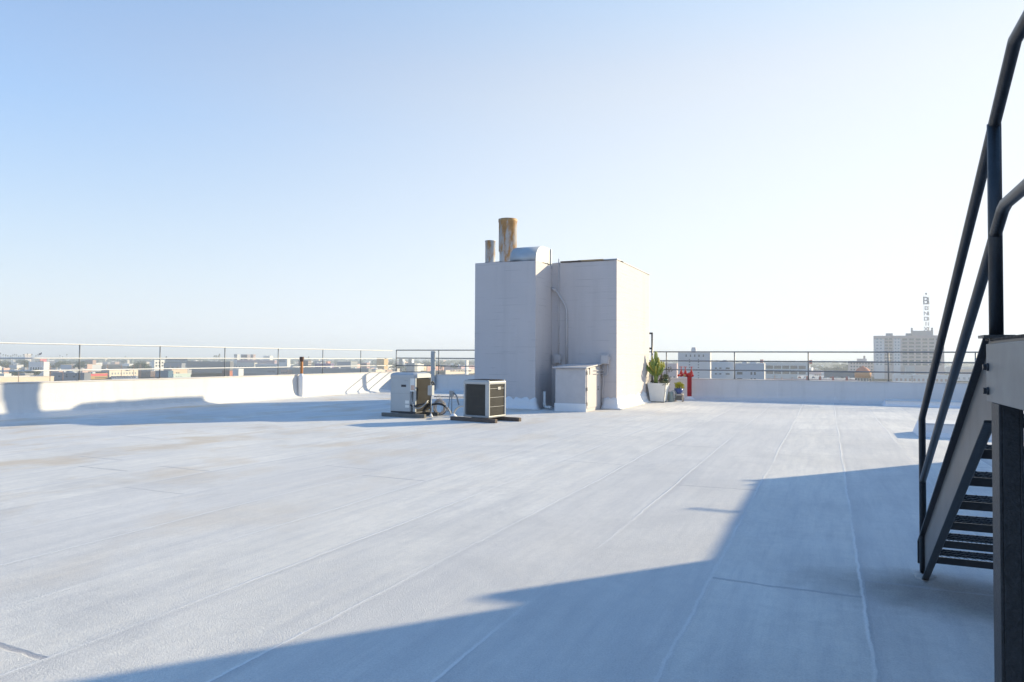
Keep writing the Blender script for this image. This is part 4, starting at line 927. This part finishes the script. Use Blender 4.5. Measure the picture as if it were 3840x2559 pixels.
# domed pavilion
c = at_depth(3236, 1425, 430); t_ = thing('domed_pavilion', 'round pavilion with a tiered orange domed roof and glazed base', 'pavilion', (c.x, c.y, GZ))
m = MB(); m.lathe([(4.0, 0), (4.0, 11)], 0, 0, 24); m.build('wall', cm((.60, .55, .46)), t_)
m = MB(); m.lathe([(4.5, 10.8), (4.6, 14.2), (4.4, 14.3)], 0, 0, 28); m.build('fascia', cm((.62, .30, .13)), t_)
m = MB(); pr = []
for k, r_ in enumerate((4.1, 3.95, 3.6, 3.0, 2.1, 1.0)): pr += [(r_, 14.3+.58*k), (r_-.12, 14.3+.58*k+.46)]
m.lathe(pr+[(.3, 18.1)], 0, 0, 28); m.build('tiered_roof', cm((.60, .20, .11)), t_)
for k in range(14):
    q = 2*math.pi*k/14; ubox('window', GLASS, t_, (4.0*math.cos(q), 4.0*math.sin(q), 9.2), (.9, .9, 2.4))
# hotel tower and its roof sign
HB = (.47, .38, .36); HL = (.56, .50, .48)
ht, W_, D_, h_ = bld('tall many windowed hotel slab carrying a vertical lettered roof sign', 3276, 3278, 3541, 1260, 45, HB, [('f', 6, 8, .40, .97, .30, .95, .72, .50), ('f', 2, 9, .15, .27, .30, .96, .8, .5), ('f', 2, 9, .02, .13, .30, .96, .5, .45, GLASSB), ('f', 2, 9, .29, .38, .30, .96, .5, .45, GLASSB)], d=800, side='L', roof=(.4, .4, .4), cat='hotel', name='hotel_building', par=1.4)
for u, w_, z in ((-.27, .10, 1.4), (.05, .16, 1.2)): ubox('roof_plant', cm((.30, .30, .33)), ht, (u*W_, -D_/2+6, h_+z), (w_*W_, 5, 2.8))
for u_, w_ in ((.075, .15), (.335, .10)): ubox('pilaster_bay', cm((.62, .60, .60)), ht, (-W_/2+W_*u_, -D_/2+.02, h_*.46), (W_*w_, .08, h_*.92))
ubox('penthouse', cm((.46, .40, .38)), ht, (W_*.20, -D_/2+4, h_+2.6), (W_*.30, 8, 5.4))
for u in (.05, .335): ubox('pinnacle', cm((.46, .40, .38)), ht, (u*W_, -D_/2+1, h_+6.0), (1.8, 1.8, 5))
# sign: lattice mast with letters on two faces
sg = at_depth(3474, 1250, 806); t_ = thing('roof_sign', 'slim lattice sign mast with stacked letters above the hotel roof', 'sign', (sg.x, sg.y, 20))
SIGN = cm((.24, .25, .28)); top_z = on_y(3474, 1106, sg.y).z-20
zz = lambda y: on_y(3474, y, sg.y).z-20
m = MB()
wd = 2.6
for sx, sy in ((-1, -1), (1, -1), (0, 1)): m.tube([(sx*wd, sy*wd*.8, 3), (sx*wd, sy*wd*.8, top_z)], .10, 4)
nz = 16
for k in range(nz):
    z0_, z1_ = 3+(top_z-3)*k/nz, 3+(top_z-3)*(k+1)/nz
    m.tube([(-wd, -wd*.8, z0_), (0, wd*.8, z1_)], .05, 3); m.tube([(wd, -wd*.8, z0_), (0, wd*.8, z1_)], .05, 3)
m.build('lattice_mast', SIGN, t_)
def letter(ch, size, z, face):
    cu = bpy.data.curves.new('letter', 'FONT'); cu.body = ch; cu.size = size; cu.extrude = .3; cu.offset = .10; cu.align_x = 'CENTER'
    o = bpy.data.objects.new('letter', cu); COL.objects.link(o)
    dg = bpy.context.evaluated_depsgraph_get(); me = bpy.data.meshes.new_from_object(o.evaluated_get(dg)); bpy.data.objects.remove(o)
    me.materials.clear(); me.materials.append(SIGN); l = bpy.data.objects.new('letter', me); COL.objects.link(l); l.parent = t_
    l.location = (-.6, -wd*.8-.2, z) if face == 0 else (wd*.75, .3, z); l.rotation_euler = (R(90), 0, R(-6) if face == 0 else R(62)); l['label'] = 'letter '+ch
for f in (0, 1):
    letter('B', 12.4 if f == 0 else 11.6, zz(1142), f)
    for ch, y in zip('ENDIX', (1163, 1183, 1203, 1222, 1241)): letter(ch, 6.0, zz(y), f)
m = MB(); m.lathe([(.5, top_z), (.9, top_z+.8), (.9, top_z+1.6), (.4, top_z+2.4)], 0, 0, 10); m.build('beacon', SIGN, t_)
# distant hill on the right horizon and low ridge on the left
for nm, (a0, a1), dd, hh in (('hill', (3480, 4100), 8500, 95), ('hill', (-300, 1500), 11000, 70)):
    m = MB(); rings = []; n = 60
    for i in range(n+1):
        x = a0+(a1-a0)*i/n; p = at_depth(x, 1345, dd); w_ = math.sin(math.pi*i/n)**.6
        hz = hh*w_*(.75+.25*math.sin(i*.31+1)+.08*math.sin(i*1.1)); q = p*(1.12)
        rings.append([(p.x, p.y, GZ-1), (p.x*1.03, p.y*1.03, GZ+hz), (q.x, q.y, GZ+hz*.9), (q.x, q.y, GZ-1)])
    m.loft(rings, True, False); tag(m.build(nm, cm((.10, .12, .10))), kind='structure')

# ---- filler town: each small building stands alone
rs = random.Random(21)
PAL = [((.74, .73, .70), 'white'), ((.70, .62, .50), 'cream'), ((.42, .42, .43), 'grey'), ((.46, .32, .27), 'brown'), ((.62, .57, .50), 'beige'), ((.28, .30, .34), 'slate'), ((.64, .46, .40), 'pinkish'), ((.76, .75, .73), 'white')]
def filler(xa, xb, n, d0, d1):
    for i in range(n):
        xs = rs.uniform(xa, xb); d = d0*(d1/d0)**rs.random(); h = rs.uniform(3.8, 8.5) if rs.random() < .85 else rs.uniform(9, 15)
        c, cn = rs.choice(PAL); wpx = rs.uniform(10, 30)*(.75 if d < 900 else 1)*FPX/d; spx = rs.uniform(.15, .5)*wpx
        yt = yh(xs)+(22-h)*FPX/d; sd = 'R' if xs < 3080 else 'L'
        kw = dict(d=d, side=sd, roof=rs.choice([(.74, .73, .71), (.66, .64, .60), (.42, .42, .42)]), units=rs.choice([0, 0, 1, 2]) if d < 1400 else 0, depth=rs.uniform(12, 30))
        vag = cn+(' flat roofed building' if h < 9 else ' taller building')
        wn = [('f', rs.randint(2, 6), 1, .08, .92, .3, .65, .5, .8)] if d < 1300 else []
        bld(None, xs-wpx/2, (xs+wpx/2-spx) if sd == 'R' else xs-wpx/2+spx*.6, xs+wpx/2, yt, h, c, wn, vague=vag, **kw)
filler(-60, 1500, 175, 760, 3000); filler(1450, 1783, 22, 950, 3600); filler(2480, 3500, 44, 700, 3000); filler(3540, 3840, 8, 700, 2500)
filler(-40, 320, 9, 600, 760)

# ---- trees, palms
LEAF = [mat('dark_green_foliage', (.045, .075, .03), .8, 0, .5, .8, 0), mat('mid_green_foliage', (.07, .10, .04), .8, 0, .5, .8, 0), mat('olive_foliage', (.10, .11, .05), .8, 0, .5, .8, 0)]
BARK = mat('bark', (.10, .075, .055), .9, 0, .3, 2, 0)
protos = []
def tree_proto(v):
    t = thing('tree', 'x', 'tree', group='trees in the city')
    m = MB(); m.tube([(0, 0, 0), (.1, 0, 2.2), (0, .1, 4.2)], .3, 7, rads=[.38, .28, .16])
    for a in range(5): m.tube([(0, 0, 2.4+.3*a), (1.6*math.cos(a*1.3), 1.6*math.sin(a*1.3), 4.6+.3*a)], .09, 5)
    m.build('trunk', BARK, t); m = MB(); q = random.Random(v)
    for k in range(13):
        a, rr = q.uniform(0, 6.28), 3.0*math.sqrt(q.random()); c = (rr*math.cos(a), rr*math.sin(a), 4.0+q.uniform(0, 3.2)*(1-rr/5)); random.seed(v*50+k); leafclump(m, c, q.uniform(1.0, 1.7), 42, .75, .75)
    m.build('crown', LEAF[v % 3], t); return t
def palm_proto():
    t = thing('palm_tree', 'x', 'palm tree', group='palm trees on the horizon')
    m = MB(); m.tube([(0, 0, 0), (.2, 0, 9), (.1, .1, 19)], .25, 6, rads=[.35, .24, .2]); m.build('trunk', BARK, t)
    m = MB()
    for k in range(22):
        a = k*2.4; e = R(60-6*k); L = 2.4; P = []
        for j in range(5):
            u = j/4; P.append(Vector((.1+L*u*math.cos(a)*math.cos(e*.6), .1+L*u*math.sin(a)*math.cos(e*.6), 19+L*u*math.sin(e)-1.6*u*u)))
        b = Vector((-math.sin(a), math.cos(a), 0))
        for j in range(4):
            w0, w1 = .38*(1-j/4), .38*(1-(j+1)/4); m.bm.faces.new([m.bm.verts.new(v) for v in (P[j]-b*w0, P[j]+b*w0, P[j+1]+b*w1, P[j+1]-b*w1)][:4])
    m.build('crown', LEAF[1], t); return t
protos = [tree_proto(v) for v in range(4)]; used_p = [False]*4
TN = ['dark round tree', 'mid green tree', 'olive tree', 'dark spreading tree']
def plant(i, X, Y, s, noun=None, sz=None):
    o = protos[i] if not used_p[i] else copy_tree(protos[i]); used_p[i] = True
    o.location = (X, Y, GZ); o.rotation_euler.z = rs.uniform(0, 6.28); o.scale = (s, s, s*(sz or 1))
    auto(o, noun or TN[i], col_of(X, Y), dep(X, Y))
def scatter(xa, xb, n, d0, d1, s0, s1):
    for _ in range(n):
        xs, d = rs.uniform(xa, xb), d0*(d1/d0)**rs.random(); Y = d/(cy_-sy_*kx(xs)); plant(rs.randrange(4), Y*kx(xs), Y, rs.uniform(s0, s1))
scatter(-40, 330, 62, 860, 1350, 1.2, 1.9); scatter(50, 140, 9, 590, 680, .9, 1.3); scatter(490, 560, 8, 820, 900, 1.3, 2.0)
scatter(330, 1450, 46, 1300, 2600, 1.2, 2.0); scatter(1450, 1783, 60, 1050, 2400, 1.1, 1.8); scatter(2480, 2560, 8, 1500, 2000, 1.2, 1.8); scatter(3050, 3190, 22, 900, 1700, 1.2, 1.8); scatter(2560, 2600, 4, 430, 460, .5, .8)
pp = palm_proto(); first = True
for xs, d in [(3, 1500), (13, 1620), (22, 1480), (31, 1550), (41, 1500), (49, 1650), (56, 1580), (63, 1700), (71, 1620), (79, 1600), (88, 1700), (103, 1650), (120, 1500), (136, 1580), (144, 1490), (225, 1800), (236, 1850), (252, 1800), (805, 1200), (811, 1180), (819, 1220), (824, 1230), (625, 1250), (1158, 1500), (470, 1900)]:
    o = pp if first else copy_tree(pp); first = False; Y = d/(cy_-sy_*kx(xs)); o.location = (Y*kx(xs), Y, GZ); s = rs.uniform(1.02, 1.2); o.scale = (s, s, s*rs.uniform(.95, 1.2)); o.rotation_euler.z = rs.uniform(0, 6)
    auto(o, 'palm tree', xs, d)
# far-off belt of trees and roofs that reads as one mass
def belt(nm, label, n, mt, d0, d1, s, spans, hz):
    m = MB(); q = random.Random(5)
    for _ in range(n):
        xa, xb = q.choice(spans); xs, d = q.uniform(xa, xb), d0*(d1/d0)**q.random(); Y = d/(cy_-sy_*kx(xs)); X = Y*kx(xs); r_ = s*q.uniform(.6, 1.5)*(d/2500)**.5
        rr = [X, Y]
        if hz > 0:
            for j in range(3):
                ox, oy = q.uniform(-r_, r_), q.uniform(-r_, r_); k = r_*q.uniform(.5, .8)
                m.loft([[(X+ox+k*a*math.cos(b*1.2566+j)*q.uniform(.8, 1.2), Y+oy+k*a*math.sin(b*1.2566+j), GZ+z*q.uniform(.9, 1.1)) for b in range(5)] for a, z in ((.7, .2), (1, hz*.4), (.8, hz*.8), (.2, hz))], True, False)
        else: m.box(X-r_, X+r_, Y-r_*.7, Y+r_*.7, GZ, GZ+q.uniform(4, 8))
    return tag(m.build(nm, mt), label, cat=None, kind='stuff')
SP = [(-80, 1790), (2470, 3900)]
o = belt('distant_trees', 'hazy belt of far off trees below the horizon', 1100, LEAF[0], 1900, 6500, 9, SP, 11); o['category'] = 'trees'
o = belt('distant_town', 'pale far off roofs below the horizon', 420, cm((.50, .48, .46)), 2200, 7000, 9, SP, 0); o['category'] = 'town'

# ---- poles, flag, cars
def utility_pole(xs, d, h, orange=False):
    Y = d/(cy_-sy_*kx(xs)); t = thing('utility_pole', 'x', 'utility pole', (Y*kx(xs), Y, GZ), rs.choice([0, R(90), R(20)]), 'wooden utility poles')
    m = MB(); m.tube([(0, 0, 0), (0, 0, h)], .2, 6); m.build('pole', cm((.30, .17, .12) if not orange else (.45, .28, .14)), t)
    for z in (h-.6, h-2.0):
        m = MB(); m.box(-1.6, 1.6, -.08, .08, z-.08, z+.08); m.build('crossarm', cm((.35, .30, .27)), t)
    auto(t, 'wooden utility pole', xs, d)
for xs, d, h in [(72, 480, 12), (105, 700, 13), (190, 470, 14.5), (238, 480, 11), (272, 760, 13), (405, 640, 14), (457, 640, 14), (503, 640, 14), (527, 650, 14), (580, 470, 10), (8, 620, 11), (1130, 800, 13), (1225, 820, 13), (2905, 430, 12), (2932, 430, 11), (2970, 430, 11), (3190, 440, 10), (3420, 480, 11), (640, 760, 12), (672, 800, 12)]: utility_pole(xs, d, h)
Y = 700/(cy_-sy_*kx(158)); t_ = thing('flagpole', 'tall white flagpole with a flying dark flag in the leftmost railing bay', 'flagpole', (Y*kx(158), Y, GZ))
m = MB(); m.tube([(0, 0, 0), (0, 0, 26)], .14, 6); m.build('pole', cm((.7, .7, .7)), t_)
m = MB(); m.loft([[(-.1-4.2*u, .5*math.sin(u*6), 25.6-3.0*u*.8+.2*math.sin(u*9)+z) for z in (0, -1.9)]+[(-.1-4.2*u, .5*math.sin(u*6)+.04, 25.6-3.0*u*.8+.2*math.sin(u*9)+z) for z in (-1.9, 0)] for u in [i/10 for i in range(11)]], True, False); m.build('flag', cm((.12, .10, .14)), t_)
CARC = [((.72, .72, .72), 'white'), ((.06, .065, .07), 'black'), ((.35, .36, .38), 'silver'), ((.10, .14, .24), 'blue'), ((.30, .06, .05), 'red')]
CP = {}
def car(ci, X, Y, z, rz, xs, d):
    c, cn = CARC[ci]
    if ci not in CP:
        t = thing('parked_car', 'x', 'car', group='cars parked in the city')
        m = MB(); m.prism([(-2.2, .35), (2.2, .35), (2.25, .75), (1.2, .92), (-2.1, .98), (-2.25, .7)], 'y', -.88, .88); m.build('body', cm(c, .3), t)
        m = MB(); m.loft([[(x, y*w2, z_) for x, w2, z_ in ((-1.9, 1, .96), (1.05, 1, .92), (.45, .82, 1.42), (-1.5, .82, 1.45))] for y in (-.82, .82)], True, False); m.build('windows', GLASS, t)
        m = MB(); m.box(-1.45, .4, -.66, .66, 1.43, 1.475); m.build('roof', cm(c, .3), t)
        for sx in (-1.35, 1.4):
            for sy in (-.86, .86):
                m = MB(); m.tube([(sx, sy-.1, .33), (sx, sy+.1, .33)], .33, 12); m.build('wheel', BLK, t)
        CP[ci] = t; o = t
    else: o = copy_tree(CP[ci])
    o.location = (X, Y, z); o.rotation_euler.z = rz; auto(o, cn+' car', xs, d)
# raised car decks so that the parked rows stand where the photo shows them
def row(x0, x1, ys, h, n, rz=R(90)):
    for i in range(n):
        xs = x0+(x1-x0)*(i+rs.uniform(.2, .8))/n; d = (22-h-.8)*FPX/(ys-yh(xs)); Y = d/(cy_-sy_*kx(xs)); car(rs.choice([0, 0, 1, 2, 2, 3]) if rs.random() > .06 else 4, Y*kx(xs), Y, GZ+h, rz+rs.uniform(-.05, .05), xs, d)
def lot(label, x0, x1, y0, y1, h):
    P = [];
    for xs, ys in ((x0, y0), (x1, y0), (x1, y1), (x0, y1)):
        d = (22-h)*FPX/(ys-yh(xs)); Y = d/(cy_-sy_*kx(xs)); P.append((Y*kx(xs), Y))
    m = MB(); m.prism(P, 'z', GZ, GZ+h-.01); o = m.build('parking_deck', cm((.33, .33, .34))); tag(o, label, 'parking deck')
row(332, 402, 1386, 0, 9); row(424, 512, 1414, 2, 10, 0); lot('raised grey car park in front of the cream two storey building', 420, 520, 1421, 1409, 2)
row(1690, 1775, 1391.5, 5.2, 9); row(1430, 1475, 1390, 3, 5); row(1134, 1172, 1376, 0, 5); row(960, 1035, 1382, 0, 6)
yy = lambda xs: yh(xs)
row(2875, 3025, 1361, 14.0, 8)
lot('grey raised car park behind the brick piers', 2990, 3210, 1424, 1409, 8.3); row(2990, 3200, 1416, 8.3, 9)
row(2570, 2600, 1402, 0, 3)

# ---- labels that single out each repeat
groups = {}
for it in AUTO: groups.setdefault((it[1], it[2], it[3]), []).append(it)
for (noun, bay, band), its in groups.items():
    its.sort(key=lambda q: q[4])
    for i, it in enumerate(its):
        if len(its) == 1: lab = '%s %s in the %s' % ('only '+noun, band, bay)
        elif len(its) == 2: lab = '%s %s %s in the %s' % (('left', 'right')[i], noun, band, bay)
        else: lab = '%s %s from left %s, %s' % (ORD[i], noun, band, bay)
        it[0]['label'] = lab
# tidy helper keys
for o in bpy.data.objects:
    if '_h' in o: del o['_h']

# ---- air
m = MB(); m.box(-16000, 16000, -16000, 16000, GZ-1, 72)
hz = m.build('haze', None); hm = bpy.data.materials.new('haze_air'); hm.use_nodes = True; t = hm.node_tree; t.nodes.remove(t.nodes['Principled BSDF'])
pv = t.nodes.new('ShaderNodeVolumePrincipled'); pv.inputs['Color'].default_value = (.86, .93, 1, 1); pv.inputs['Density'].default_value = HAZE; pv.inputs['Anisotropy'].default_value = .15
t.links.new(pv.outputs[0], t.nodes['Material Output'].inputs['Volume']); hz.data.materials.append(hm)
tag(hz, 'pale even haze in the air over the city', kind='stuff'); hz['category'] = 'haze'
